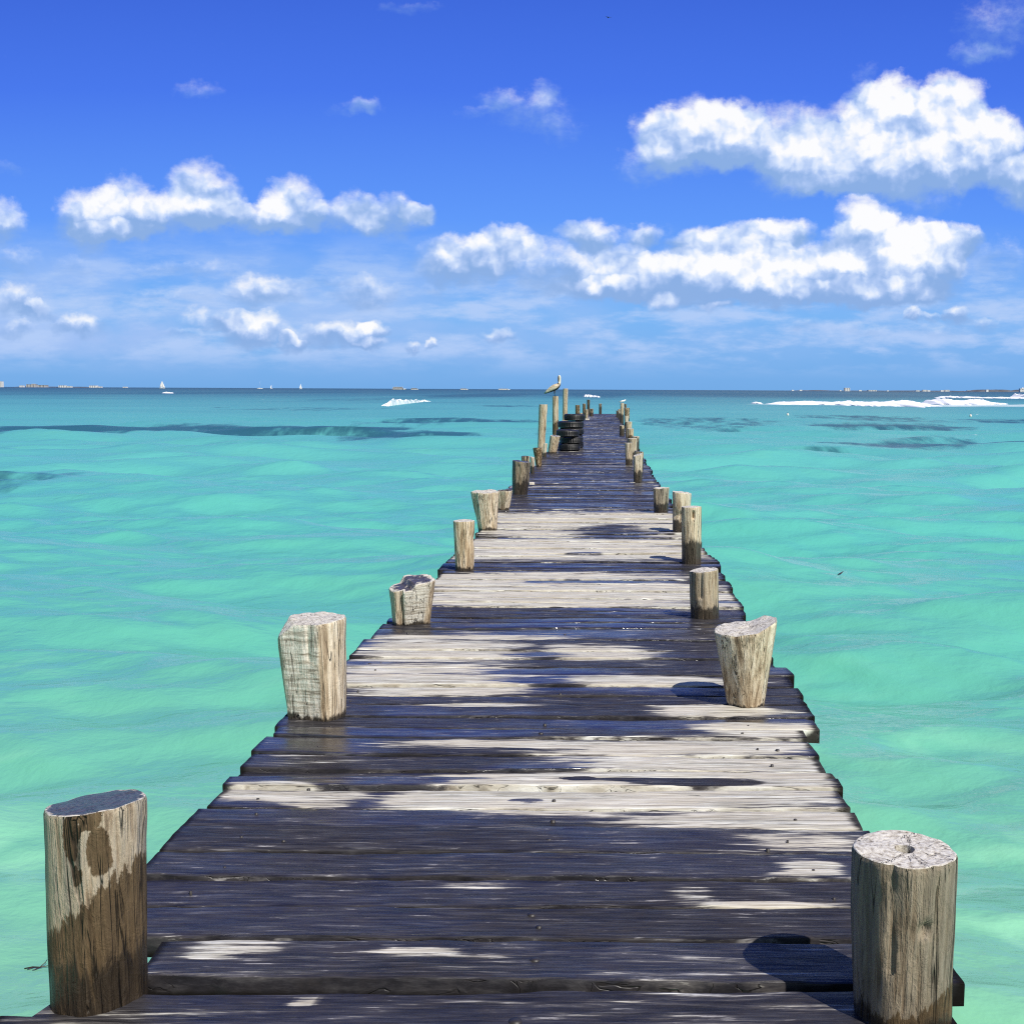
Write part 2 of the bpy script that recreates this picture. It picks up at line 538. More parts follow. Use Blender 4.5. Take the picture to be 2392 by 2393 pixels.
bm0 = nt.bump(rip3, 0.6, 0.011)
bm1 = nt.bump(rip, 0.7, 0.04, bm0)
bm2 = nt.bump(rip2, 0.6, 0.12, bm1)
nt.put(b.inputs['Normal'], bm2)

rr, r = [1.2], 1.2
while r < 26000:
    if r < 700:
        d = max(0.028, r * r / 5000.0) if r > 3.2 else 0.12
    else:
        d = r * 0.11
    r += d
    rr.append(r)
rr = np.array(rr)
ang = np.concatenate([np.arange(-40, 40, 0.1), np.arange(40, 320, 4.0)])
na, nr = len(ang), len(rr)
TH, RR = np.meshgrid(np.radians(ang), rr)
X = (RR * np.sin(TH)).ravel()
Y = (RR * np.cos(TH)).ravel()
DR = np.gradient(rr)[:, None].repeat(na, 1).ravel()
DA = np.where(np.abs(TH) < 0.7, RR * 0.0018, RR * 0.07).ravel()
cell = np.maximum(DR, DA)
Z = np.zeros_like(X)
wr = np.random.default_rng(5)
for k in range(64):
    lam = 0.45 * (9.0 / 0.45) ** (k / 63.0)
    a = 0.0046 * lam * (1.15 if lam < 0.8 else 1.75) * wr.uniform(0.6, 1.35)
    th = wr.normal(0.10, 0.38)
    kx, ky = 2 * np.pi / lam * math.sin(th), 2 * np.pi / lam * math.cos(th)
    fade = np.clip(lam / (2.4 * cell) - 1.0, 0, 1)
    ph = kx * X + ky * Y + wr.uniform(0, 6.28)
    Z += a * fade * (np.exp(0.8 * np.sin(ph)) - 1.17)
grp = 0.55 + 0.9 * fbm(np.stack([X * 0.10, Y * 0.22, X * 0], 1), 3, 3)
Z *= grp
Z += 0.10 * np.clip(14 / (2.4 * cell) - 1, 0, 1) * np.sin(2 * np.pi / 14 * (Y + 0.2 * X) + 3 * vnoise(np.stack([X * 0.03, Y * 0.02, X * 0], 1), 8))
dist = np.maximum(Y, 1.0)
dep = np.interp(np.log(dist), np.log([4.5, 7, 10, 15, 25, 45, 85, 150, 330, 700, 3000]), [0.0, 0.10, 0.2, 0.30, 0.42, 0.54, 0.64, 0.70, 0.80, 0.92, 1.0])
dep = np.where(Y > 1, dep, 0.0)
warp = np.stack([X * 0.07, Y * 0.05, X * 0], 1)
wx = (fbm(warp, 3, 21) - 0.5) * 5 * np.clip(dist / 70, 0.15, 4)
wy = (fbm(warp * 1.3, 3, 33) - 0.5) * 7 * np.clip(dist / 70, 0.15, 8)
sg = np.zeros_like(X)
for (gx, gy, gw, gd, s) in GRASS:
    q = ((X + wx - gx) / (gw * 1.22)) ** 2 + ((Y + wy - gy) / (gd * 0.98)) ** 2
    sg = np.maximum(sg, s * np.clip(1.3 - q, 0, 1))
verts = np.stack([X, Y, Z + WATER_Z], 1)
idx = np.arange(nr * na).reshape(nr, na)
ia = idx[:-1, :]
ib = np.roll(idx, -1, axis=1)[:-1, :]
ic = np.roll(idx, -1, axis=1)[1:, :]
idd = idx[1:, :]
faces = np.stack([ia.ravel(), ib.ravel(), ic.ravel(), idd.ravel()], 1).tolist()
faces.append(tuple(int(i) for i in idx[0, ::-1]))
FOAM = np.zeros_like(X)
for (gx, gy, gw, gd, s) in [(74, 218, 18, 12, 0.8), (98, 222, 16, 26, 0.75), (52, 222, 22, 9, 0.75), (62, 206, 10, 8, 0.7)]:
    FOAM = np.maximum(FOAM, s * np.clip(1.3 - ((X - gx + wx) / gw) ** 2 - ((Y - gy + wy * .3) / gd) ** 2, 0, 1))
def water_at(x, y):
    """height of the water surface at a point"""
    return float(verts[np.argmin((X - x) ** 2 + (Y - y) ** 2), 2])


sea = mesh_obj("water", verts, faces, m_sea, attrs={'depth': dep, 'seagrass': sg, 'foam': FOAM})
tag(sea, kind='structure')

# ------------------------------------------------------------------ wood materials
m_deck, nt, b = new_mat("deck_planks")
geo = nt.new('ShaderNodeNewGeometry')
P = geo.outputs['Position']
dry = nt.attr('dry')  # dryness; on the far boards also painted glints
tone = nt.attr('tone')
off = nt.new('ShaderNodeCombineXYZ')
nt.put(off.inputs[0], nt.math('MULTIPLY', tone, 37.0))
nt.put(off.inputs[2], nt.math('MULTIPLY', tone, 11.0))
Q = nt.vmath('ADD', P, off.outputs[0])
n1 = nt.noise(nt.scale(Q, (1.5, 11.0, 3.0)), 1.0, 6.0, 0.62, 0.3)
n2 = nt.noise(nt.scale(Q, (5.0, 75.0, 20.0)), 1.0, 5.0, 0.65, 0.2)
n3 = nt.noise(nt.scale(Q, (2.2, 130.0, 20.0)), 1.0, 4.0, 0.6)
n4 = nt.noise(nt.scale(Q, (9.0, 26.0, 9.0)), 1.0, 5.0, 0.65)
n0 = nt.noise(nt.scale(Q, (1.1, 24.0, 3.0)), 1.0, 4.0, 0.6, 0.2)
dm = nt.math('ADD', dry, nt.math('MULTIPLY_ADD', n1, 0.80, -0.40))
dm = nt.math('ADD', dm, nt.math('MULTIPLY_ADD', n0, 1.35, -0.675))
dm = nt.math('ADD', dm, nt.math('MULTIPLY_ADD', n2, 1.5, -0.75))
dm = nt.math('ADD', dm, nt.math('MULTIPLY_ADD', tone, 0.46, -0.26))
dmask = nt.smooth(dm, 0.36, 0.66)
damp = nt.smooth(dm, 0.16, 0.50)
drycol = nt.ramp(nt.math('ADD', nt.math('MULTIPLY', n3, 0.6), nt.math('MULTIPLY', n2, 0.4)), [(0.34, (0.17, 0.15, 0.115)), (0.43, (0.40, 0.37, 0.30)), (0.52, (0.61, 0.585, 0.495)), (0.62, (0.84, 0.83, 0.75))])
drycol = nt.mix(nt.math('MULTIPLY', nt.smooth(n4, 0.46, 0.70), 0.55), drycol, (0.36, 0.345, 0.31, 1))
drycol = nt.mix(nt.math('MULTIPLY', nt.smooth(n1, 0.60, 0.45), 0.35), drycol, (0.52, 0.44, 0.33, 1))
wetcol = nt.ramp(n2, [(0.28, (0.008, 0.0075, 0.008)), (0.47, (0.026, 0.0245, 0.028)), (0.60, (0.056, 0.053, 0.056)), (0.72, (0.15, 0.143, 0.143))])
wetcol = nt.mix(nt.math('MULTIPLY', nt.smooth(n4, 0.40, 0.75), 0.5), wetcol, (0.055, 0.047, 0.045, 1))
dampcol = nt.ramp(n3, [(0.3, (0.045, 0.038, 0.036)), (0.7, (0.19, 0.175, 0.16))])
wetcol = nt.mix(nt.math('MULTIPLY', damp, 0.75), wetcol, dampcol)
# splinters and raised grain that stay pale
chip = nt.math('MULTIPLY', nt.smooth(n2, 0.58, 0.66), nt.smooth(n4, 0.52, 0.62))
scuff = nt.math('MULTIPLY', nt.smooth(n3, 0.55, 0.66), nt.smooth(nt.noise(nt.scale(Q, (3.5, 9.0, 3.0)), 1.0, 4.0, 0.6), 0.56, 0.68))
chip = nt.math('MAXIMUM', chip, nt.math('MULTIPLY', scuff, 0.85))
wetcol = nt.mix(nt.math('MULTIPLY', chip, 0.8), wetcol, (0.42, 0.40, 0.38, 1))
col = nt.mix(dmask, wetcol, drycol)
crack = nt.noise(nt.scale(Q, (1.1, 90.0, 12.0)), 1.0, 3.0, 0.5, 0.6)
ck = nt.math('SUBTRACT', 1.0, nt.smooth(nt.math('ABSOLUTE', nt.math('SUBTRACT', crack, 0.5)), 0.0, 0.018))
ck = nt.math('MULTIPLY', ck, nt.smooth(n1, 0.42, 0.56))
col = nt.mix(nt.math('MULTIPLY', ck, 0.88), col, (0.02, 0.017, 0.015, 1))
edge = nt.attr('edge')
col = nt.mix(nt.math('MULTIPLY', nt.smooth(nt.math('ADD', edge, nt.math('MULTIPLY_ADD', n4, 0.8, -0.4)), 0.5, 0.9), 0.94), col, (0.010, 0.0085, 0.0075, 1))
nt.put(b.inputs['Base Color'], col)
spy = nt.new('ShaderNodeSeparateXYZ')
nt.l.new(P, spy.inputs[0])
pud = nt.smooth(nt.noise(nt.scale(Q, (0.7, 1.6, 1.0)), 1.0, 3.0, 0.5), 0.44, 0.58)
pud = nt.math('MULTIPLY', pud, nt.smooth(spy.outputs[1], 3.2, 4.6, 0.25, 1.0))
rw = nt.math('SUBTRACT', nt.smooth(n4, 0.3, 0.75, 0.30, 0.55), nt.math('MULTIPLY', pud, 0.20))
nt.put(b.inputs['Roughness'], nt.fmix(dmask, rw, 0.78))
nt.put(b.inputs['Specular IOR Level'], nt.fmix(dmask, nt.math('MULTIPLY', nt.math('MULTIPLY_ADD', pud, 0.85, 0.14), nt.smooth(edge, 0.6, 1.0, 1.0, 0.1)), 0.20))
hh = nt.math('ADD', nt.math('MULTIPLY', n3, 0.5), nt.math('MULTIPLY', n2, 0.8))
hh = nt.math('SUBTRACT', hh, nt.math('MULTIPLY', ck, 0.7))
b1 = nt.bump(hh, 0.6, 0.007)
nt.put(b1.node.inputs['Strength'], nt.math('MULTIPLY_ADD', nt.math('MULTIPLY', pud, nt.math('SUBTRACT', 1.0, dmask)), -0.48, 0.65))
b2 = nt.bump(n1, 0.4, 0.010, b1)
nt.put(b.inputs['Normal'], b2)

m_nail = plain("rusty_nail", (0.03, 0.025, 0.022), 0.5)
m_beam = plain("wet_beam", (0.035, 0.028, 0.022), 0.6, 0.3, 12)

m_post, nt, b = new_mat("post_wood")
tcn = nt.new('ShaderNodeTexCoord')
oi = nt.new('ShaderNodeObjectInfo')
oo = nt.vmath('SCALE', (13.0, 7.0, 5.0))
nt.put(oo.node.inputs['Scale'], oi.outputs['Random'])
Q = nt.vmath('ADD', tcn.outputs['Object'], oo)
s1 = nt.noise(nt.scale(Q, (15, 15, 1.5)), 1.0, 6.0, 0.62, 0.5)
s2 = nt.noise(nt.scale(Q, (70, 70, 5.0)), 1.0, 5.0, 0.65, 0.3)
s3 = nt.noise(nt.scale(Q, (34, 34, 14)), 1.0, 5.0, 0.7, 0.8)
pale = nt.attr('pale')
wet = nt.attr('wet')
brown = nt.attr('brown')
saw = nt.noise(nt.scale(Q, (9, 9, 80)), 1.0, 5.0, 0.7, 0.4)
mixv = nt.math('ADD', nt.math('MULTIPLY', s1, 0.6), nt.math('MULTIPLY', s2, 0.4))
tan = nt.ramp(mixv, [(0.33, (0.035, 0.020, 0.010)), (0.415, (0.25, 0.165, 0.09)), (0.49, (0.52, 0.39, 0.24)), (0.60, (0.84, 0.71, 0.52))])
grey = nt.ramp(mixv, [(0.33, (0.05, 0.036, 0.026)), (0.415, (0.32, 0.24, 0.16)), (0.49, (0.63, 0.52, 0.375)), (0.60, (0.93, 0.84, 0.68))])
col = nt.mix(pale, tan, grey)
gr = nt.math('ADD', nt.attr('grime'), nt.math('ADD', nt.math('MULTIPLY_ADD', s1, 1.6, -0.8), nt.math('MULTIPLY_ADD', s2, 0.8, -0.4)))
col = nt.mix(nt.math('MULTIPLY', nt.smooth(gr, 0.22, 0.75), 0.85), col, nt.ramp(s2, [(0.35, (0.035, 0.028, 0.021)), (0.6, (0.20, 0.162, 0.12))]))
col = nt.mix(nt.math('MULTIPLY', nt.attr('sawn'), 0.85), col, nt.ramp(saw, [(0.34, (0.22, 0.19, 0.15)), (0.46, (0.58, 0.53, 0.44)), (0.58, (0.86, 0.82, 0.72))]))
bl = nt.smooth(nt.math('ADD', brown, nt.math('ADD', nt.math('MULTIPLY_ADD', s3, 1.6, -0.8), nt.math('MULTIPLY_ADD', s2, 0.9, -0.45))), 0.42, 0.60)
brc = nt.ramp(s2, [(0.3, (0.040, 0.024, 0.010)), (0.6, (0.115, 0.072, 0.032)), (0.8, (0.20, 0.135, 0.07))])
col = nt.mix(nt.math('MULTIPLY', bl, 0.92), col, brc)
ws = nt.smooth(nt.math('ADD', wet, nt.math('ADD', nt.math('MULTIPLY_ADD', s1, 2.6, -1.3), nt.math('MULTIPLY_ADD', s3, 1.2, -0.6))), 0.36, 0.74)
wcol = nt.ramp(s2, [(0.3, (0.010, 0.007, 0.0045)), (0.6, (0.040, 0.028, 0.017)), (0.8, (0.10, 0.075, 0.05))])
col = nt.mix(nt.math('MULTIPLY', ws, 0.93), col, wcol)
fis = nt.noise(nt.scale(Q, (26, 26, 0.9)), 1.0, 3.0, 0.5, 0.9)
fk = nt.math('SUBTRACT', 1.0, nt.smooth(nt.math('ABSOLUTE', nt.math('SUBTRACT', fis, 0.5)), 0.0, 0.022))
fk = nt.math('MULTIPLY', fk, nt.smooth(s1, 0.40, 0.6))
col = nt.mix(nt.math('MULTIPLY', fk, 0.85), col, (0.025, 0.018, 0.012, 1))
nt.put(b.inputs['Base Color'], col)
nt.put(b.inputs['Roughness'], nt.fmix(ws, 0.82, 0.42))
nt.put(b.inputs['Specular IOR Level'], nt.fmix(ws, 0.25, 0.5))
hh = nt.math('ADD', nt.math('MULTIPLY', s1, 0.9), nt.math('ADD', nt.math('MULTIPLY', s2, 0.45), nt.math('MULTIPLY', s3, 0.4)))
hh = nt.math('SUBTRACT', hh, nt.math('MULTIPLY', fk, 0.8))
nt.put(b.inputs['Normal'], nt.bump(hh, 0.9, 0.02))

m_end, nt, b = new_mat("post_end_grain")
tcn = nt.new('ShaderNodeTexCoord')
oi = nt.new('ShaderNodeObjectInfo')
oo = nt.vmath('SCALE', (13.0, 7.0, 5.0))
nt.put(oo.node.inputs['Scale'], oi.outputs['Random'])
O = tcn.outputs['Object']
flat = nt.scale(O, (1, 1, 0))
Q = nt.vmath('ADD', O, oo)
nn = nt.noise(Q, 22.0, 5.0, 0.65)
nf = nt.noise(nt.scale(Q, (1, 1, 1)), 70.0, 4.0, 0.7)
rad = nt.math('MULTIPLY_ADD', nn, 0.05, nt.vmath('LENGTH', flat))
ring = nt.math('MULTIPLY_ADD', nt.math('SINE', nt.math('MULTIPLY', rad, 430.0)), 0.5, 0.5)
sep = nt.new('ShaderNodeSeparateXYZ')
nt.l.new(flat, sep.inputs[0])
angl = nt.math('ARCTAN2', sep.outputs[1], sep.outputs[0])
ca = nt.new('ShaderNodeCombineXYZ')
nt.put(ca.inputs[0], nt.math('MULTIPLY', angl, 2.4))
nt.put(ca.inputs[1], nt.math('MULTIPLY', rad, 6.0))
nt.put(ca.inputs[2], nt.math('MULTIPLY', oi.outputs['Random'], 40.0))
rc = nt.noise(ca.outputs[0], 1.0, 3.0, 0.6)
rk = nt.math('SUBTRACT', 1.0, nt.smooth(nt.math('ABSOLUTE', nt.math('SUBTRACT', rc, 0.5)), 0.0, 0.014))
ecol = nt.ramp(nt.math('ADD', nt.math('MULTIPLY', ring, 0.07), nt.math('MULTIPLY', nf, 0.95)), [(0.30, (0.20, 0.16, 0.11)), (0.43, (0.47, 0.42, 0.34)), (0.58, (0.70, 0.655, 0.56))])
ecol = nt.mix(nt.smooth(nn, 0.60, 0.72), ecol, (0.20, 0.165, 0.13, 1))
ecol = nt.mix(nt.math('MULTIPLY', rk, 0.85), ecol, (0.05, 0.038, 0.028, 1))
hole_shade = nt.math('SUBTRACT', 1.0, nt.smooth(nt.attr('hole_shade'), 0.3, 0.6))
ecol = nt.mix(nt.math('SUBTRACT', 1.0, hole_shade), ecol, (0.015, 0.011, 0.008, 1))  # shade inside the hole in the post top, painted near black
ew = nt.smooth(nt.math('ADD', nt.attr('wet'), nt.math('ADD', nt.math('MULTIPLY_ADD', nn, 1.5, -0.75), nt.math('MULTIPLY_ADD', nf, 0.6, -0.3))), 0.40, 0.66)
ecol = nt.mix(nt.math('MULTIPLY', ew, 0.94), ecol, nt.ramp(nt.math('ADD', nt.math('MULTIPLY', ring, 0.3), nt.math('MULTIPLY', nf, 0.7)), [(0.25, (0.012, 0.010, 0.009)), (0.7, (0.060, 0.048, 0.042))]))
nt.put(b.inputs['Base Color'], ecol)
nt.put(b.inputs['Roughness'], nt.fmix(ew, 0.8, 0.3))
nt.put(b.inputs['Normal'], nt.bump(nt.math('SUBTRACT', nt.math('MULTIPLY_ADD', ring, 0.12, nf), rk), 0.6, 0.006))

# ------------------------------------------------------------------ the pier
pier = empty("wooden_pier", (0, 0, 0))
tag(pier, 'long narrow wooden pier of wet and dry cross planks running out to sea', 'pier')
LEFT = lambda y: float(np.interp(y, [0, 3, 5, 8.8, 10, 17, 52, 70], [-1.42, -1.42, -1.45, -1.33, -1.32, -1.40, -0.90, -0.72]))
RIGHT = lambda y: float(np.interp(y, [0, 3, 4.5, 5.5, 9.8, 14, 70], [0.90, 0.91, 0.93, 0.97, 0.99, 0.92, 0.91]))
DRY= [(-0.91, 5.364, 0.38, 0.067, 1), (-0.63, 5.105, 0.24, 0.039, 0.9), (-0.48, 4.537, 0.48, 0.062, 1), (0.27, 4.494, 0.54, 0.111, 1), (-0.52, 4.164, 0.35, 0.034, 0.7), (-1.29, 4.03, 0.15, 0.029, 0.9), (-1.1, 3.942, 0.25, 0.048, 0.95), (-0.94, 3.845, 0.1, 0.025, 0.9), (-0.31, 3.961, 0.3, 0.153, 1.1), (0.26, 3.918, 0.58, 0.107, 1.1), (0.6, 4.705, 0.23, 0.113, 1), (0.49, 5.033, 0.23, 0.087, 0.95), (0.4, 4.3, 0.48, 0.084, 1.05), (0.27, 4.175, 0.61, 0.039, 1), (0.73, 4.106, 0.17, 0.084, 1), (0.48, 3.728, 0.44, 0.078, 1.05), (0.71, 3.611, 0.18, 0.031, 0.9), (0.65, 3.529, 0.22, 0.082, 0.85), (0.71, 3.305, 0.11, 0.054, 1), (0.43, 3.086, 0.23, 0.019, 1), (0.15, 3.139, 0.09, 0.042, 0.75), (-0.52, 3.196, 0.14, 0.033, 0.62), (-0.35, 2.781, 0.1, 0.013, 0.85), (-0.86, 2.81, 0.11, 0.034, 0.72), (-0.62, 2.547, 0.03, 0.018, 0.75), (-0.92, 2.751, 0.06, 0.011, 0.7), (-0.89, 6.526, 0.49, 0.052, 0.9), (-0.99, 6.178, 0.44, 0.237, 1), (-0.94, 5.776, 0.54, 0.145, 1), (-0.93, 5.455, 0.42, 0.166, 1), (-0.08, 6.152, 0.29, 0.195, 0.95), (0.34, 5.535, 0.3, 0.075, 0.95), (0.3, 5.897, 0.12, 0.028, 0.7), (-0.43, 8.801, 0.97, 0.165, 1), (-0.91, 8.432, 0.56, 0.19, 1.1), (0.15, 8.327, 0.69, 0.13, 0.9), (-0.38, 7.876, 1.06, 0.307, 1.1), (-0.31, 7.682, 0.79, 0.127, 0.8), (-0.18, 10.281, 1.13, 0.614, 1.1), (-0.85, 11.373, 0.51, 0.307, 0.9), (-0.12, 12.791, 1.2, 0.474, 1), (-0.74, 12.19, 0.52, 0.431, 0.9), (0.77, 11.931, 0.42, 0.263, 0.8), (0.69, 11.254, 0.35, 0.201, 0.7)]
WET= [(-0.27, 3.907, 0.08, 0.028, 1), (-0.08, 4.118, 0.07, 0.033, 1), (0.38, 4.08, 0.26, 0.053, 1), (-0.05, 8.519, 0.5, 0.068, 1), (-0.14, 9.976, 0.2, 0.106, 0.8)]
cuts = [-3.0, -2.8, -2.61, -2.4, -2.2, -2.01, -1.8, -1.6, -1.42, -1.2, -1.02, -0.8, -0.6, -0.41, -0.2, 0.0, 0.2, 0.4, 0.61, 0.8, 1.0, 1.21, 1.4, 1.61, 1.8, 2.02, 2.3]
cuts += [2.62, 2.856, 3.054, 3.239, 3.428, 3.639, 3.814, 4.013, 4.13, 4.208, 4.387, 4.598, 4.739, 4.911, 5.123, 5.278, 5.442, 5.635, 5.813, 6.032, 6.204, 6.476, 6.784]
while cuts[-1] < 68.3:
    cuts.append(cuts[-1] + random.choice((0.125, 0.14, 0.15, 0.165, 0.18, 0.2)) * random.uniform(0.94, 1.06))
V, Fc, DRY_GLINT, TONE, EDGE, PLANK_Z = [], [], [], [], [], []
nv = 0
prng = random.Random(3)
run_l, run_r = 0.0, 0.0
for i in range(len(cuts) - 1):
    y0, y1 = cuts[i], cuts[i + 1]
    ym = (y0 + y1) / 2
    near = -0.5 < y0 < 9
    mid = 9 <= y0 < 22
    nx = 150 if near else (44 if mid else 22)
    if i % prng.choice((3, 4, 5)) == 0:
        run_l, run_r = prng.uniform(-0.022, 0.022) * (1 if near else 2), prng.uniform(-0.026, 0.026)
    xl = LEFT(ym) + run_l + prng.uniform(-0.018, 0.018)
    xr = RIGHT(ym) + run_r + prng.uniform(-0.022, 0.022)
    if y1 < 2.7:
        xr = 0.845 + prng.uniform(-0.01, 0.01)
    if abs(y1 - 2.856) < 1e-3:
        xl = -1.185
    gap = prng.choice((0.010, 0.014, 0.019, 0.025)) if near else prng.choice((0.012, 0.018, 0.028))
    if 1.0 > y1 - y0 < 0.09:
        gap = 0.003
    zo = prng.uniform(-0.008, 0.006)
    tilt = prng.uniform(-0.006, 0.006)
    roll = prng.uniform(-0.022, 0.022)
    th = 0.062
    pshift = prng.uniform(-0.2, 0.2)
    w = (y1 - y0) - gap
    # profile across the width: t in 0..1 along y, z offset
    bev = min(0.0065, w * 0.08)
    top = [(bev * 0.25, -bev * 0.45), (bev, 0.0)] + [(bev + (w - 2 * bev) * k / 7, 0.0) for k in range(1, 7)] + [(w - bev, 0.0), (w - bev * 0.25, -bev * 0.45)]
    prof = [(0.0, -th), (0.0, -bev)] + top + [(w, -bev), (w, -th)]
    npf = len(prof)
    xs = np.linspace(0, 1, nx + 1)
    skl, skr = prng.uniform(-0.06, 0.06), prng.uniform(-0.14, 0.05)
    yy = np.array([p[0] for p in prof])
    zz = np.array([p[1] for p in prof])
    xl_row = xl + skl * (yy - w / 2)
    xr_row = xr + skr * (yy - w / 2)
    GX = xl_row[None, :] + xs[:, None] * (xr_row - xl_row)[None, :]
    seed = i * 7 + 1
    e0 = (vnoise(np.stack([GX[:, 0] * 3.0, np.full(nx + 1, i * 3.1), xs * 0], 1), seed) - 0.5) * 0.012 + (vnoise(np.stack([GX[:, 0] * 16, np.full(nx + 1, i * 1.7), xs * 0], 1), seed + 1) - 0.5) * 0.010
    e1 = (vnoise(np.stack([GX[:, 0] * 3.0, np.full(nx + 1, i * 2.3), xs * 0], 1), seed + 2) - 0.5) * 0.012 + (vnoise(np.stack([GX[:, 0] * 16, np.full(nx + 1, i * 0.9), xs * 0], 1), seed + 3) - 0.5) * 0.010
    if abs(y0 - 2.62) < 1e-3:
        e0 = e0 + np.clip(0.026 - 0.013 * (GX[:, 0] + 1.1), 0.0, 0.03)
    if abs(y1 - 2.62) < 1e-3:
        e1 = e1 - 0.10 * sstep(-GX[:, 0], 1.345, 1.365)
        e1 = e1 - np.clip(0.020 - 0.010 * (GX[:, 0] + 1.1), 0.0, 0.03)
    t = yy / w
    GY = y0 + gap / 2 + yy[None, :] + e0[:, None] * (1 - t)[None, :] + e1[:, None] * t[None, :]
    cup = 0.004 * prng.uniform(-1, 1)
    wave = (vnoise(np.stack([GX[:, 0] * 1.3, np.full(nx + 1, i * 5.0), xs * 0], 1), seed + 5) - 0.5) * 0.010
    GZ = zo + zz[None, :] + tilt * (xs - 0.5)[:, None] * 2 + roll * (yy - w / 2)[None, :] + wave[:, None] + cup * (2 * t - 1)[None, :] ** 2
    istop = zz[None, :] > -0.012
    rough_ = (vnoise(np.stack([GX.ravel() * 9, GY.ravel() * 40, np.zeros(GX.size)], 1), 77) - 0.5).reshape(GX.shape) * 0.004
    GZ = GZ + rough_ * istop
    V.append(np.stack([GX.ravel(), GY.ravel(), GZ.ravel()], 1))
    a = nv + np.arange((nx + 1) * npf).reshape(nx + 1, npf)
    q = np.stack([a[:-1, :], a[1:, :], np.roll(a, -1, 1)[1:, :], np.roll(a, -1, 1)[:-1, :]], -1).reshape(-1, 4)
    Fc += q.tolist()
    Fc.append(a[0, :].tolist())
    Fc.append(a[-1, ::-1].tolist())
    d = np.zeros(GX.size)
    fx, fy = GX.ravel(), GY.ravel()
    if y0 < 14:
        jx = (vnoise(np.stack([fx * 2.0, fy * 9, fx * 0], 1), 5) - 0.5) * 0.22
        jy = (vnoise(np.stack([fx * 1.5, fy * 4, fx * 0], 1), 6) - 0.5) * 0.035
        for (px, py, sx, sy, s) in DRY:
            qq = (np.abs((fx + jx + pshift - px) / sx) ** 3 + np.abs((fy + jy - py) / sy) ** 3) ** (1 / 3)
            d = np.maximum(d, s * np.clip((1.75 - qq) * 0.85, 0, 1))
        for (px, py, sx, sy, s) in WET:
            qq = ((fx - px) / sx) ** 2 + ((fy - py) / sy) ** 2
            d -= np.clip((1.3 - qq) * 1.6, 0, 1) * s
    DRY_GLINT.append(np.where(fy > 12.5, np.maximum(d, 0.16), d))  # far boards: pale streaks, thin dry strips and painted glints of wet edges
    PLANK_Z.append((y0, y1, zo))
    TONE.append(np.full(GX.size, prng.random()))
    ed = np.zeros(GX.shape)
    ed[:, :] = np.maximum(np.clip(1 - (GX - xl) / 0.06, 0, 1), np.clip(1 - (xr - GX) / 0.09, 0, 1))
    ed[:, zz < -0.008] = 1.0
    EDGE.append(ed.ravel())
    nv += GX.size
V = np.concatenate(V)
deck = mesh_obj("deck", V, Fc, m_deck, pier, attrs={'dry': np.concatenate(DRY_GLINT), 'tone': np.concatenate(TONE), 'edge': np.concatenate(EDGE)})
deck.data.set_sharp_from_angle(angle=R(35))
for xx in (-0.92, -0.25, 0.45):
    mb = MB()
    for k in range(18):
        ya, yb_ = -3 + k * 3.96, -3 + (k + 1) * 3.96
        mb.box((xx + 0.005 * ya, (ya + yb_) / 2, -0.142), (0.10, yb_ - ya - 0.004, 0.15))
    mb.build("beam", m_beam, pier)
for k in range(17):
    y = -2.0 + k * 4.2
    mb = MB()
    mb.box((-0.24 + 0.005 * y, y, -0.302), (2.1, 0.13, 0.15))
    mb.build("crossbeam", m_beam, pier)
# nail heads and old bolt holes along the three rows of fixings
NAILS = [(-0.2, 2.47, 0.016), (-0.17, 2.75, 0.013), (-0.195, 3.0, 0.012), (-0.17, 2.93, 0.008), (-0.18, 3.31, 0.009), (-0.17, 3.52, 0.01), (-0.165, 3.70, 0.009), (-0.26, 4.66, 0.011), (-0.25, 4.80, 0.008), (-0.17, 3.90, 0.007),
                         (0.78, 3.95, 0.008), (0.74, 4.45, 0.008), (-1.15, 4.3, 0.007), (-1.2, 4.75, 0.006), (-1.1, 4.0, 0.007), (-1.05, 3.5, 0.007), (-1.27, 5.9, 0.008), (-1.25, 6.4, 0.008), (-1.2, 7.8, 0.009), (0.55, 3.45, 0.007), (-0.2, 5.3, 0.008), (-0.22, 6.0, 0.008), (-0.22, 6.6, 0.008)]
nr_ = random.Random(9)
for i in range(len(cuts) - 1):
    if 3.0 < cuts[i] < 6.6 and cuts[i + 1] - cuts[i] > 0.12:
        for xx in (-1.22, 0.66):
            NAILS.append((xx + nr_.uniform(-0.05, 0.05), (cuts[i] + cuts[i + 1]) / 2 + nr_.uniform(-0.03, 0.03), nr_.uniform(0.004, 0.0065)))
for (nx_, ny_, rad_) in NAILS:
    mb = MB()
    n = 12
    pz = [q[2] for q in PLANK_Z if q[0] <= ny_ < q[1]][0]
    vs = [(nx_ + rad_ * math.cos(2 * math.pi * k / n), ny_ + rad_ * 0.9 * math.sin(2 * math.pi * k / n), z) for z in (pz - 0.03, pz + 0.003) for k in range(n)]
    vs.append((nx_, ny_, pz + 0.0045))
    fs = [(k, (k + 1) % n, n + (k + 1) % n, n + k) for k in range(n)] + [(n + k, n + (k + 1) % n, 2 * n) for k in range(n)]
    mb.add(vs, fs)
    mb.build("nail", m_nail, pier, smooth=True)


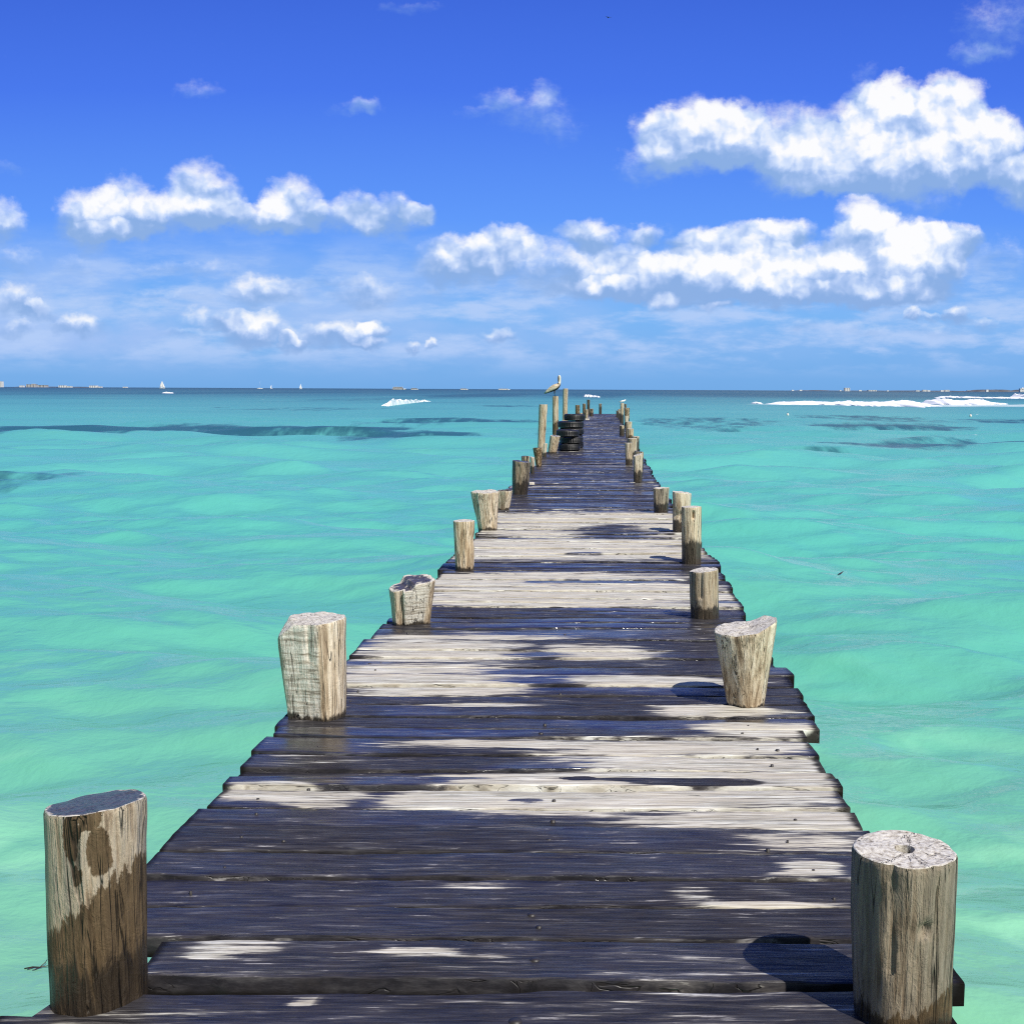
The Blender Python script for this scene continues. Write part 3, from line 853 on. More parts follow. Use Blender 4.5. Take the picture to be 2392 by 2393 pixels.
# ------------------------------------------------------------------ posts
def make_post(x, y, rb, rt, h, label, lean=(0.0, 0.0), slope=(0.0, 0.0), feats=(), wf=0.12, wet0=0.0, pale=0.5, brown=0.0,
              top_wet=0.0, seed=0, rough=1.0, grime=0.25, group='mooring posts along the pier', name='mooring_post', hole=0.0):
    nth = 64 if y < 12 else (40 if y < 24 else 24)
    nz = 48 if y < 12 else (26 if y < 24 else 14)
    th = np.linspace(0, 2 * np.pi, nth, endpoint=False)
    ct, stt = np.cos(th), np.sin(th)

    def radius(theta, s, z):
        base = rb + (rt - rb) * np.clip(s, 0, 1)
        p = np.stack([np.cos(theta) * 1.4 + seed * 3.7, np.sin(theta) * 1.4, z * 2.2 + seed], 1)
        p2 = np.stack([np.cos(theta) * 7 + seed, np.sin(theta) * 7, z * 1.2], 1)
        p3 = np.stack([np.cos(theta) * 3.2 + seed, np.sin(theta) * 3.2, z * 9], 1)
        rr_ = base * (1 + rough * (0.16 * (fbm(p, 2, seed) - 0.5) + 0.075 * (fbm(p2, 3, seed + 5) - 0.5) + 0.06 * (fbm(p3, 2, seed + 9) - 0.5)))
        for f in feats:
            if f[0] == 'flat':
                a, d0, d1 = R(f[1]), f[2], f[3]
                c = np.cos(theta - a)
                d = (d0 + (d1 - d0) * np.clip(s, 0, 1)) * base
                lim = np.where(c > 0.05, d / np.maximum(c, 0.05), 9.0)
                rr_ = np.minimum(rr_, lim * (1 + 0.012 * (fbm(p3 * 3, 2, seed + 3) - 0.5)))
            elif f[0] == 'groove':
                a, wd, dp, z0, z1 = R(f[1]), R(f[2]), f[3], f[4], f[5]
                da = (theta - a + np.pi) % (2 * np.pi) - np.pi
                da = da + R(6) * (vnoise(np.stack([z * 9, z * 0 + seed, z * 0], 1), 4) - 0.5)
                m_ = sstep(s, z0 - 0.03, z0 + 0.03) * (1 - sstep(s, z1 - 0.03, z1 + 0.03))
                rr_ = rr_ * (1 - dp * np.exp(-(da / wd) ** 2) * m_)
            elif f[0] == 'neck':
                a, z0, wz, dp = R(f[1]), f[2], f[3], f[4]
                c = np.clip(np.cos(theta - a) + 0.3, 0, 1)
                rr_ = rr_ * (1 - dp * c * np.exp(-((s - z0) / wz) ** 2))
        return rr_

    def topz(px, py):
        z = h + slope[0] * px + slope[1] * py
        for f in feats:
            if f[0] == 'step':
                a, off_, am = R(f[1]), f[2] * rt, f[3]
                dd = px * math.cos(a) + py * math.sin(a)
                z = z - am * sstep(dd, off_ - 0.012, off_ + 0.012)
            elif f[0] == 'ramp':
                a, off_, am = R(f[1]), f[2] * rt, f[3]
                dd = px * math.cos(a) + py * math.sin(a) - off_
                z = z - am * np.clip(dd, 0, None)
            elif f[0] == 'cup':
                z = z - f[1] * np.clip(1 - (px ** 2 + py ** 2) / (rt * 0.85) ** 2, 0, 1)
        z = z + (fbm(np.stack([px * 18 + seed, py * 18, px * 0], 1), 3, seed + 40) - 0.5) * 0.015 * rough
        return z

    V_, F_, MI = [], [], []
    wets, pales, browns, hole_shades, saws = [], [], [], [], []
    below = [-2.3, -1.5, -1.1, -0.7, -0.35, -0.12]
    srows = list(np.linspace(0, 1, nz))
    r_top = radius(th, np.ones(nth), np.full(nth, h))
    zt = topz(r_top * ct, r_top * stt)
    rows = []
    for zb in below:
        rad_ = radius(th, np.zeros(nth), np.full(nth, zb))
        rows.append((rad_, np.full(nth, zb), np.full(nth, -0.1)))
    for s in srows:
        z = s * zt
        rad_ = radius(th, np.full(nth, s), z)
        if s == 1:
            rad_ = rad_ * 0.975
        rows.append((rad_, z, np.full(nth, s)))
    for rad_, z, s in rows:
        k = np.clip(z / max(h, 0.1), -1, 1.5)
        V_.append(np.stack([rad_ * ct + lean[0] * k, rad_ * stt + lean[1] * k, z], 1))
        wv_ = wet0 + np.clip(1.1 - sstep(s, max(wf - 0.18, -0.05), wf + 0.16) * 1.1, 0, 1)
        wets.append(wv_)
        pales.append(np.full(nth, pale) * (0.6 + 0.5 * np.clip(s, 0, 1)))
        xx = ct
        bvals = np.full(nth, brown)
        for f in feats:
            if f[0] == 'stain':                       # (x, z, rx, rz) on the front face
                fr = stt < 0.3
                q = ((xx - f[1]) / f[3]) ** 2 + ((s - f[2]) / f[4]) ** 2
                bvals = np.maximum(bvals, np.where(fr, np.clip(1.5 - q, 0, 1) * 0.95, 0))
            elif f[0] == 'diag':                      # brown below a slanting line
                bvals = np.maximum(bvals, np.clip(0.5 + (f[1] + f[2] * xx - s) * 6, 0, 1))
        browns.append(bvals)
        sv = np.zeros(nth)
        for f in feats:
            if f[0] == 'flat' and len(f) > 4:
                sv = np.maximum(sv, sstep(np.cos(th - R(f[1])), f[3] - 0.03, f[3] + 0.02) * (s > 0))
        saws.append(sv)
        hole_shades.append(np.zeros(nth))
    nrow = len(rows)
    for i in range(nrow - 1):
        for k in range(nth):
            k2 = (k + 1) % nth
            F_.append((i * nth + k, i * nth + k2, (i + 1) * nth + k2, (i + 1) * nth + k))
            MI.append(0)
    # end grain
    n0 = nrow * nth
    kz = np.clip(zt / max(h, 0.1), -1, 1.5)
    fr = [1.0, 0.985, 0.93, 0.84, 0.72, 0.58, 0.44, 0.3, 0.20, 0.17, 0.12, 0.05]
    for q in fr:
        px, py = r_top * 0.975 * q * ct, r_top * 0.975 * q * stt
        z = topz(px, py)
        if q == 1.0:
            z = zt
        z = z + (0.0 if q in (1.0,) else 0.0015)
        pit = np.full(nth, 0.0)
        if hole > 0:
            inn = sstep(np.full(nth, 1 - q), 0.805, 0.835)
            z = z - 0.05 * inn * (hole > 0)
            pit = inn
        V_.append(np.stack([px + lean[0] * kz, py + lean[1] * kz, z], 1))
        inner = np.clip(0.35 + (1 - q) * 3.2, 0, 1.25) * np.ones(nth)
        wets.append(np.full(nth, top_wet) * inner + (wet0 * 0.7))
        pales.append(np.full(nth, pale))
        browns.append(np.zeros(nth))
        hole_shades.append(pit)
        saws.append(np.zeros(nth))
    for i in range(len(fr) - 1):
        a, b2_ = n0 + i * nth, n0 + (i + 1) * nth
        for k in range(nth):
            k2 = (k + 1) % nth
            F_.append((a + k, a + k2, b2_ + k2, b2_ + k))
            MI.append(1)
    a = n0 + (len(fr) - 1) * nth
    F_.append(tuple(a + k for k in range(nth)))
    MI.append(1)
    o = mesh_obj(name, np.concatenate(V_), F_, [m_post, m_end], attrs={'wet': np.concatenate(wets), 'pale': np.concatenate(pales),
                 'brown': np.concatenate(browns), 'hole_shade': np.concatenate(hole_shades), 'sawn': np.concatenate(saws), 'grime': np.full(len(np.concatenate(wets)), grime)}, mat_idx=MI, loc=(x, y, 0))
    o.data.set_sharp_from_angle(angle=R(38))
    tag(o, label, 'post', group)
    return o


LG, RG = 'wooden posts along the left edge of the pier', 'wooden posts along the right edge of the pier'
# left row, from the near end outwards
make_post(-1.252, 2.60, 0.112, 0.117, 0.485, 'fat round post at the bottom left, brown stains below its dark wet slanting top', (0.016, 0), (0.10, -0.10),
          (('stain', -0.06, 0.90, 0.17, 0.13), ('stain', 0.45, 0.80, 0.24, 0.12), ('stain', 0.30, 0.99, 0.22, 0.07), ('stain', 0.03, 0.70, 0.10, 0.06), ('diag', 0.52, 0.20)),
          wf=0.26, pale=0.95, top_wet=1.0, grime=0.45, seed=1, rough=0.7, group=LG)
make_post(-1.315, 4.93, 0.134, 0.152, 0.45, 'pale squared-off post with a sawn face, second on the left from the camera', (-0.01, 0), (0.03, 0.02),
          (('flat', -103, 0.72, 0.79, 1), ('flat', 172, 0.74, 0.84), ('groove', -84, 5, 0.12, 0.62, 1.05), ('ramp', 200, 0.55, 0.9)), wf=-0.02, pale=0.62, grime=-0.05, seed=2, rough=1.0, group=LG)
make_post(-1.22, 6.94, 0.120, 0.146, 0.275, 'short split post with an obliquely sawn face and deep crack, third on the left', (0.01, 0), (0.06, 0.12),
          (('flat', -66, 0.56, 0.74, 1), ('groove', -118, 9, 0.34, -0.1, 1.05), ('step', -150, 0.15, 0.035)), wf=0.02, pale=0.85, wet0=0.0, top_wet=0.55, grime=0.32, seed=3, group=LG)
make_post(-1.14, 9.06, 0.076, 0.088, 0.41, 'slim tan cylindrical post with a white top, fourth on the left', (0, 0), (0, 0), (('neck', 10, 0.6, 0.12, 0.10),), wf=0.0, pale=0.25, grime=0.1, seed=4, rough=0.7, group=LG)
make_post(-1.222, 11.69, 0.098, 0.145, 0.41, 'bulky pale post flaring out towards its top, fifth on the left', (-0.02, 0), (0.0, 0.03),
          (('groove', -48, 6, 0.16, -0.1, 1.05), ('groove', -130, 9, 0.10, 0.3, 1.05)), wf=0.0, pale=0.85, grime=0.15, seed=5, rough=1.4, group=LG)
make_post(-1.22, 13.61, 0.066, 0.090, 0.245, 'short cup-shaped post with a hollow dark top behind the bulky flaring one', (0.02, 0), (0, 0.04), (('cup', 0.05), ('flat', -115, 0.75, 0.85)), wf=0.05, pale=0.6, top_wet=1.0, seed=6, group=LG)
make_post(-1.18, 15.72, 0.106, 0.134, 0.47, 'dark soaked post streaked with pale runs, seventh on the left', (0.03, 0), (-0.12, 0), (('groove', -100, 8, 0.08, 0.1, 0.9),), wf=0.3, wet0=0.42, pale=0.9, top_wet=0.8, grime=0.6, seed=7, rough=1.2, group=LG)
make_post(-1.33, 19.12, 0.071, 0.072, 0.34, 'small black post peeping up behind the dark streaked one', (0, 0), (0, 0), (), wf=0.5, wet0=0.6, pale=0.4, top_wet=1, seed=8, group=LG)
make_post(-1.23, 19.59, 0.046, 0.052, 0.29, 'narrow split half log between the dark streaked post and the hollow-topped brown one', (0.0, 0), (-0.3, 0), (('flat', -20, 0.5, 0.35),), wf=0.4, wet0=0.3, pale=0.9, seed=9, group=LG)
make_post(-1.22, 21.33, 0.056, 0.087, 0.37, 'brown post with a scooped top and tapering foot in front of the tall poles', (-0.03, 0), (0.06, 0), (('cup', 0.035),), wf=0.05, wet0=0.12, pale=0.0, brown=0.55, top_wet=0.8, seed=10, group=LG)
make_post(-1.27, 24.4, 0.040, 0.043, 0.30, 'thin weathered stake at the foot of the first tall pole', (0.02, 0), (0, 0), (), wf=0.3, wet0=0.15, pale=0.9, seed=11, group=LG, name='wooden_stake')
make_post(-1.41, 25.45, 0.084, 0.098, 1.15, 'tall tan pole nearest the camera, leaning slightly right beside the tyres', (0.06, 0), (0, 0), (('neck', 0, 0.35, 0.08, 0.10),), wf=0.0, pale=0.35, grime=0.05, seed=12, rough=0.8, group='tall poles beside the tyres', name='tall_pole')
make_post(-1.17, 25.83, 0.103, 0.123, 0.41, 'leaning brown stump propped against the front tyre stack', (0.075, 0), (-0.10, 0.1), (('groove', -75, 9, 0.16, -0.1, 1.05),), wf=0.05, pale=0.2, brown=0.3, top_wet=0.5, seed=13, group=LG)
make_post(-1.36, 32.28, 0.090, 0.091, 1.295, 'tall brown-footed pole with the pelican perched on it', (0, 0), (0, 0), (('diag', 0.42, 0.05),), wf=0.02, pale=0.45, seed=14, rough=0.8, group='tall poles beside the tyres', name='tall_pole')
rope_pole = make_post(-1.45, 43.0, 0.097, 0.098, 1.53, 'tallest pole, rope tied round its foot, standing right of the pelican', (0.03, 0), (0, 0), (), wf=0.12, pale=0.25, brown=0.3, seed=15, rough=0.7, group='tall poles beside the tyres', name='tall_pole')
make_post(-1.36, 61.6, 0.130, 0.132, 0.63, 'brown upright post just above the topmost tyre', (0, 0), (0, 0), (), wf=0.2, wet0=0.35, pale=0.1, brown=0.6, seed=16, group=LG)
make_post(-0.99, 61.7, 0.088, 0.090, 0.71, 'slim brown post between the topmost tyre and the tallest black post', (0, 0), (0, 0), (), wf=0.2, wet0=0.35, pale=0.1, brown=0.6, seed=17, group=LG)
make_post(-0.84, 68.2, 0.090, 0.093, 0.87, 'black post, tallest of the cluster at the far left corner of the pier', (0, 0), (0, 0), (), wf=0.6, wet0=0.7, pale=0.0, seed=18, group=LG)
make_post(-0.78, 56.3, 0.068, 0.071, 0.48, 'small tan post low in the cluster at the far left corner', (0, 0), (0, 0), (), wf=0.1, pale=0.15, brown=0.2, seed=19, group=LG)
make_post(-1.10, 58.5, 0.060, 0.062, 0.26, 'short pale stub directly right of the topmost tyre', (0, 0), (0, 0), (), wf=0.1, pale=0.6, seed=29, group=LG)
make_post(-0.60, 62.8, 0.108, 0.110, 0.41, 'stubby dark post at the right of the far left cluster', (0, 0), (0, 0), (), wf=0.4, wet0=0.5, pale=0.1, seed=20, group=LG)
make_post(-0.10, 68.2, 0.086, 0.087, 0.63, 'lone dark post with a white cap at the sea end of the pier', (0, 0), (0, 0), (), wf=0.55, wet0=0.55, pale=0.8, seed=21, group='posts at the sea end of the pier')
# right row
make_post(0.735, 2.515, 0.114, 0.122, 0.412, 'fat grey post at the bottom right with a pale cracked round top', (-0.008, 0), (0.0, -0.05),
          (('groove', -150, 12, 0.05, 0.0, 1.05), ('groove', -118, 4, 0.07, 0.35, 1.05), ('groove', -70, 2.2, 0.05, -0.1, 1.05), ('groove', -88, 2.0, 0.04, 0.1, 0.95), ('groove', -81, 5.5, 0.16, 0.60, 0.68), ('diag', 0.16, 0.10)),
          wf=0.06, pale=1.0, grime=0.62, seed=31, rough=0.8, group=RG, hole=1.0)
make_post(0.70, 5.15, 0.090, 0.150, 0.37, 'broad bleached post narrowing to a wedge foot with a stepped top, second on the right', (-0.012, 0), (0.10, 0.02),
          (('flat', -28, 0.93, 1.2), ('flat', -135, 0.86, 1.02), ('ramp', 0, 0.25, -0.30), ('groove', -62, 3, 0.05, 0.3, 1.05)), wf=-0.05, pale=0.72, grime=-0.1, seed=32, rough=1.0, group=RG)
make_post(0.685, 7.14, 0.094, 0.093, 0.32, 'round post half dark half pale with wavy white top, third on the right', (-0.01, 0), (0.08, 0.02), (('groove', -110, 10, 0.12, 0.45, 1.05),), wf=0.28, pale=0.8, grime=0.45, seed=33, rough=1.1, group=RG)
post_notch = make_post(0.788, 9.49, 0.085, 0.087, 0.49, 'straight tan post with a square notch near its top, fourth on the right', (-0.008, 0), (0.02, 0),
          (('groove', -82, 7, 0.45, 0.80, 0.93), ('flat', -38, 0.88, 0.88)), wf=0.38, pale=0.3, brown=0.25, grime=0.15, seed=34, rough=0.6, group=RG)
make_post(0.845, 11.52, 0.090, 0.100, 0.425, 'post with a scarred waist and slanting white top behind the notched one', (0.0, 0), (-0.12, 0.02), (('neck', -80, 0.45, 0.10, 0.22), ('flat', -70, 1.0, 0.8)), wf=0.32, wet0=0.08, pale=0.85, seed=35, rough=1.2, group=RG)
make_post(0.73, 13.39, 0.091, 0.099, 0.305, 'gnarled knotty short post, sixth on the right from the camera', (0, 0), (0.0, 0), (('groove', -112, 12, 0.14, 0.3, 1.05), ('groove', -55, 8, 0.08, 0.1, 0.8)), wf=0.36, wet0=0.12, pale=0.9, grime=0.5, seed=36, rough=1.8, group=RG)
make_post(0.59, 17.81, 0.072, 0.077, 0.45, 'post with a pale slashed face over a black foot, standing in from the right edge', (0, 0), (0.30, 0.1), (('flat', -80, 1.0, 0.72),), wf=0.42, pale=0.95, top_wet=0.3, seed=37, group=RG)
make_post(0.69, 20.4, 0.084, 0.086, 0.36, 'dark-topped post directly behind the slashed one', (0, 0), (-0.15, 0), (), wf=0.6, wet0=0.5, pale=0.5, top_wet=1.0, seed=38, group=RG)
make_post(0.54, 21.72, 0.072, 0.074, 0.45, 'grey weathered post with a black foot, innermost of the right row', (-0.01, 0), (0.05, 0), (), wf=0.35, pale=1.0, seed=39, rough=1.2, group=RG)
make_post(0.70, 25.14, 0.102, 0.104, 0.39, 'wide pale post with a black scar and flat white top behind the innermost one', (0, 0), (0.03, 0), (('groove', -125, 14, 0.15, 0.4, 0.8),), wf=0.25, pale=1.0, seed=40, group=RG)
make_post(0.84, 27.45, 0.096, 0.099, 0.34, 'dark post with a white-lipped right side behind the wide pale one', (0, 0), (0, 0), (), wf=0.5, wet0=0.4, pale=0.9, seed=41, group=RG)
make_post(0.78, 29.98, 0.086, 0.088, 0.44, 'brown post with a bright torn patch near its top, eleventh on the right', (0, 0), (0, 0), (('stain', 0.1, 0.35, 0.9, 0.3),), wf=0.1, pale=0.3, brown=0.15, seed=42, group=RG)
make_post(0.66, 36.1, 0.086, 0.087, 0.33, 'squat black stump standing in on the deck before the tan post', (0, 0), (0, 0), (), wf=0.6, wet0=0.55, pale=0.4, seed=43, group=RG)
make_post(0.85, 34.84, 0.103, 0.105, 0.49, 'smooth light tan post between the black stump and the torn brown one', (0, 0), (0.02, 0), (), wf=0.0, pale=0.35, seed=44, rough=0.7, group=RG)
make_post(1.09, 48.8, 0.085, 0.086, 0.34, 'small whitish post above the smooth tan one', (0, 0), (0, 0), (), wf=0.0, pale=1.0, seed=45, group=RG)
make_post(1.18, 52.15, 0.118, 0.132, 0.64, 'brown wide-topped post near the far right corner', (0, 0), (0.05, 0), (('cup', 0.03),), wf=0.2, wet0=0.2, pale=0.2, brown=0.5, seed=46, group=RG)
perch = make_post(0.90, 50.1, 0.086, 0.087, 0.89, 'tallest pale-faced post at the far right with the white bird on top', (0.02, 0), (0, 0), (), wf=0.45, pale=0.45, seed=47, group=RG)
make_post(1.26, 59.2, 0.057, 0.058, 0.73, 'slim black post hidden behind the white bird', (0, 0), (0, 0), (), wf=0.7, wet0=0.7, pale=0.2, seed=48, group=RG)
make_post(0.83, 60.0, 0.053, 0.054, 0.37, 'thin black post at the far right corner beside open water', (0, 0), (0, 0), (), wf=0.7, wet0=0.6, pale=0.3, seed=49, group=RG)
make_post(0.88, 55.8, 0.060, 0.061, 0.52, 'thin dark grey post between the thin black one and the bird perch', (0, 0), (0, 0), (), wf=0.5, wet0=0.4, pale=0.5, seed=50, group=RG)

m_rope = plain("rope_fibre", (0.48, 0.42, 0.32), 0.9, 0.3, 60)
mb = MB()
for zz_ in (0.20, 0.235, 0.27):
    mb.tube([(0.112 * math.cos(a * math.pi / 12), 0.112 * math.sin(a * math.pi / 12), zz_ + 0.006 * math.sin(a)) for a in range(25)], 0.02, 8, cap=False)
mb.build("rope", m_rope, rope_pole, smooth=True)

# ------------------------------------------------------------------ tyres
m_rub, nt, b = new_mat("tyre_rubber")
tcn = nt.new('ShaderNodeTexCoord')
n = nt.noise(tcn.outputs['Object'], 9.0, 5.0, 0.65)
nt.put(b.inputs['Base Color'], nt.ramp(n, [(0.3, (0.009, 0.009, 0.010)), (0.6, (0.020, 0.020, 0.022)), (0.78, (0.085, 0.080, 0.072))]))
nt.put(b.inputs['Roughness'], nt.smooth(n, 0.3, 0.7, 0.34, 0.6))
nt.put(b.inputs['Normal'], nt.bump(nt.noise(tcn.outputs['Object'], 60.0, 3.0, 0.6), 0.3, 0.004))


def make_tyre(x, y, z, ro, w, label, rot=0.0, tilt=(0, 0)):
    ri = ro * 0.58
    hw = w / 2
    prof = [(ri, -hw * 0.55), (ri + 0.012, -hw * 0.80), (ri + (ro - ri) * 0.35, -hw * 0.98), (ri + (ro - ri) * 0.65, -hw), (ro - 0.028, -hw * 0.86), (ro - 0.010, -hw * 0.66)]
    for g in (-0.36, 0.0, 0.36):
        prof += [(ro - 0.002, hw * (g - 0.13)), (ro - 0.013, hw * (g - 0.08)), (ro - 0.013, hw * (g + 0.08)), (ro - 0.002, hw * (g + 0.13))]
    prof += [(ro - 0.010, hw * 0.66), (ro - 0.028, hw * 0.86), (ri + (ro - ri) * 0.65, hw), (ri + (ro - ri) * 0.35, hw * 0.98), (ri + 0.012, hw * 0.80), (ri, hw * 0.55),
             (ri + 0.02, hw * 0.45), (ro - 0.045, hw * 0.55), (ro - 0.035, 0.0), (ro - 0.045, -hw * 0.55), (ri + 0.02, -hw * 0.45)]
    n, m = 96, len(prof)
    vs, fs = [], []
    for k in range(n):
        a = 2 * math.pi * k / n
        for j, (rp, zp) in enumerate(prof):
            q = rp
            if 5 <= j <= 18 and k % 3 == 0:
                q = rp - 0.009
            vs.append((q * math.cos(a), q * math.sin(a), zp))
    for k in range(n):
        k2 = (k + 1) % n
        for j in range(m):
            j2 = (j + 1) % m
            fs.append((k * m + j, k2 * m + j, k2 * m + j2, k * m + j2))
    o = mesh_obj("tyre", vs, fs, m_rub, loc=(x, y, z))
    o.rotation_euler = (tilt[0], tilt[1], rot)
    tag(o, label, 'tyre', 'old tyres stacked on the pier')
    return o


w_ = 0.168
make_tyre(-0.80, 27.05, 0.005 + w_ * 0.5, 0.275, w_, 'bottom tyre of the front stack, resting on the deck')
make_tyre(-0.74, 27.10, 0.007 + w_ * 1.5, 0.285, w_, 'middle tyre of the front stack of three', 0.3)
make_tyre(-0.84, 27.00, 0.009 + w_ * 2.5, 0.290, w_, 'uppermost tyre of the front stack of three', 0.7, (0.02, 0.02))
make_tyre(-0.79, 28.30, 0.005 + w_ * 0.5, 0.330, w_, 'bottom tyre of the rear stack, its edge showing behind the front stack', 0.2)
make_tyre(-0.80, 28.32, 0.007 + w_ * 1.5, 0.325, w_, 'second tyre up in the rear stack', 0.5)
make_tyre(-0.78, 28.30, 0.009 + w_ * 2.5, 0.330, w_ * 0.99, 'third tyre up in the rear stack', 0.9)
make_tyre(-0.80, 28.30, 0.012 + w_ * 3.5, 0.345, w_, 'widest tyre, second from the top of the rear stack', 0.1, (0, 0.015))
make_tyre(-0.71, 28.32, 0.020 + w_ * 4.55, 0.275, w_ * 1.02, 'topmost tyre of the rear stack, smaller than the one below', 0.4, (0, 0.02))

# ------------------------------------------------------------------ birds
m_feather, nt, b = new_mat("pelican_plumage")
tcn = nt.new('ShaderNodeTexCoord')
spz = nt.new('ShaderNodeSeparateXYZ')
nt.l.new(tcn.outputs['Object'], spz.inputs[0])
n = nt.noise(nt.scale(tcn.outputs['Object'], (14, 40, 40)), 1.0, 4.0, 0.6)
under = nt.smooth(nt.attr('under'), 0.4, 0.6)
fc = nt.ramp(n, [(0.35, (0.34, 0.26, 0.18)), (0.65, (0.66, 0.55, 0.40))])
fc = nt.mix(under, fc, (0.055, 0.042, 0.035, 1))
fc = nt.mix(nt.smooth(nt.attr('head'), 0.4, 0.6), fc, (0.84, 0.74, 0.54, 1))
nt.put(b.inputs['Base Color'], fc)
b.inputs['Roughness'].default_value = 0.85
m_wing, nt, b = new_mat("pelican_wing_feathers")
tcn = nt.new('ShaderNodeTexCoord')
n = nt.noise(nt.scale(tcn.outputs['Object'], (8, 8, 40)), 1.0, 4.0, 0.6)
nt.put(b.inputs['Base Color'], nt.ramp(n, [(0.38, (0.38, 0.28, 0.18)), (0.56, (0.74, 0.62, 0.45))]))
b.inputs['Roughness'].default_value = 0.85
m_bill = plain("bill_horn", (0.075, 0.055, 0.040), 0.5, 0.3, 20)
m_leg = plain("bird_leg_skin", (0.05, 0.045, 0.045), 0.6)
m_eye = plain("bird_eye", (0.01, 0.01, 0.01), 0.2)


def bird_body(spine, n=18):
    vs, fs, hd, un = [], [], [], []
    pts = [Vector(p[:3]) for p in spine]
    for i, p in enumerate(pts):
        t = (pts[min(i + 1, len(pts) - 1)] - pts[max(i - 1, 0)]).normalized()
        a = Vector((0, 1, 0))
        c = a.cross(t).normalized()
        rw, rh = spine[i][3], spine[i][4]
        for k in range(n):
            th = 2 * math.pi * k / n
            v = p + a * rw * math.cos(th) + c * rh * math.sin(th)
            vs.append(v)
            dn = (v - p).dot(Vector((0, 0, -1)))
            un.append(1.0 if (dn > rh * 0.25 and spine[i][5] < 0.5) else 0.0)
            hd.append(spine[i][5])
    for i in range(len(pts) - 1):
        for k in range(n):
            k2 = (k + 1) % n
            fs.append((i * n + k, i * n + k2, (i + 1) * n + k2, (i + 1) * n + k))
    fs.append(tuple(range(n - 1, -1, -1)))
    fs.append(tuple((len(pts) - 1) * n + k for k in range(n)))
    return vs, fs, hd, un


pel = empty("pelican", (-1.36, 32.28, 1.295))
tag(pel, 'brown pelican perched upright on a tall pole, head raised and bill tucked down', 'pelican')
spine = [(-0.32, 0, 0.075, 0.022, 0.010, 0), (-0.27, 0, 0.105, 0.045, 0.022, 0), (-0.20, 0, 0.15, 0.075, 0.050, 0), (-0.12, 0, 0.205, 0.098, 0.080, 0), (-0.04, 0, 0.25, 0.105, 0.095, 0),
         (0.03, 0, 0.285, 0.098, 0.092, 0), (0.085, 0, 0.325, 0.075, 0.068, 0), (0.112, 0, 0.37, 0.048, 0.044, 0.3), (0.124, 0, 0.42, 0.034, 0.032, 1), (0.128, 0, 0.48, 0.030, 0.030, 1),
         (0.126, 0, 0.53, 0.029, 0.031, 1), (0.118, 0, 0.57, 0.034, 0.040, 1), (0.105, 0, 0.598, 0.030, 0.032, 1), (0.095, 0, 0.610, 0.012, 0.012, 1)]
vs, fs, hd, un = bird_body(spine)
pb = mesh_obj("body", vs, fs, m_feather, pel, attrs={'head': hd, 'under': un})
sm = pb.modifiers.new("smooth", 'SUBSURF')
sm.levels = sm.render_levels = 1
for sgn in (-1, 1):
    mb = MB()
    pts = [(-0.33, sgn * 0.02, 0.085), (-0.25, sgn * 0.055, 0.14), (-0.14, sgn * 0.088, 0.215), (-0.03, sgn * 0.102, 0.275), (0.05, sgn * 0.092, 0.305), (0.085, sgn * 0.07, 0.315)]
    mb.tube(pts, [(0.006, 0.012), (0.014, 0.035), (0.022, 0.062), (0.026, 0.075), (0.020, 0.055), (0.006, 0.02)], 14)
    mb.build("wing", m_wing, pel, smooth=True)
    mb = MB()
    mb.tube([(-0.02, sgn * 0.05, 0.19), (-0.03, sgn * 0.05, 0.09), (-0.025, sgn * 0.05, 0.012)], [0.022, 0.012, 0.011], 8)
    mb.build("leg", m_leg, pel, smooth=True)
    mb = MB()
    for a in (-0.5, 0.0, 0.5):
        mb.tube([(-0.03, sgn * 0.05, 0.012), (-0.03 + 0.075 * math.cos(a), sgn * 0.05 + 0.075 * math.sin(a), 0.006)], [0.011, 0.006], 6)
    mb.build("foot", m_leg, pel, smooth=True)
    mb = MB()
    mb.tube([(0.098, sgn * 0.026, 0.578), (0.098, sgn * 0.036, 0.578)], [0.008, 0.005], 8)
    mb.build("eye", m_eye, pb, smooth=True)
mb = MB()
mb.tube([(0.092, -0.012, 0.592), (0.084, -0.045, 0.545), (0.084, -0.058, 0.46), (0.087, -0.060, 0.38), (0.092, -0.052, 0.335)], [0.018, (0.019, 0.017), (0.016, 0.015), (0.010, 0.009), 0.004], 10)
mb.build("bill", m_bill, pel, smooth=True)

m_gull = plain("white_feathers", (0.82, 0.82, 0.80), 0.8, 0.08)
gull = empty("seabird", (0.935, 50.1, 0.885))
tag(gull, 'small white seabird resting on a post at the far right corner of the pier', 'seabird')
gs = [(-0.15, 0, 0.045, 0.012, 0.006, 0), (-0.09, 0, 0.065, 0.035, 0.030, 0), (-0.02, 0, 0.085, 0.055, 0.050, 0), (0.05, 0, 0.10, 0.050, 0.048, 0), (0.09, 0, 0.125, 0.033, 0.034, 0), (0.125, 0, 0.145, 0.026, 0.028, 0), (0.15, 0, 0.145, 0.012, 0.014, 0)]
vs, fs, hd, un = bird_body(gs)
mesh_obj("body", vs, fs, m_gull, gull)
mb = MB()
mb.tube([(0.145, 0, 0.143), (0.185, 0, 0.132)], [0.010, 0.003], 8)
mb.build("bill", m_bill, gull, smooth=True)
for sgn in (-1, 1):
    mb = MB()
    mb.tube([(0.01, sgn * 0.02, 0.05), (0.012, sgn * 0.02, 0.0)], 0.006, 6)
    mb.build("leg", m_leg, gull, smooth=True)
    mb = MB()
    mb.tube([(-0.17, sgn * 0.012, 0.055), (-0.06, sgn * 0.048, 0.085), (0.05, sgn * 0.05, 0.105)], [(0.004, 0.008), (0.012, 0.03), (0.006, 0.015)], 10)
    mb.build("wing", m_gull, gull, smooth=True)

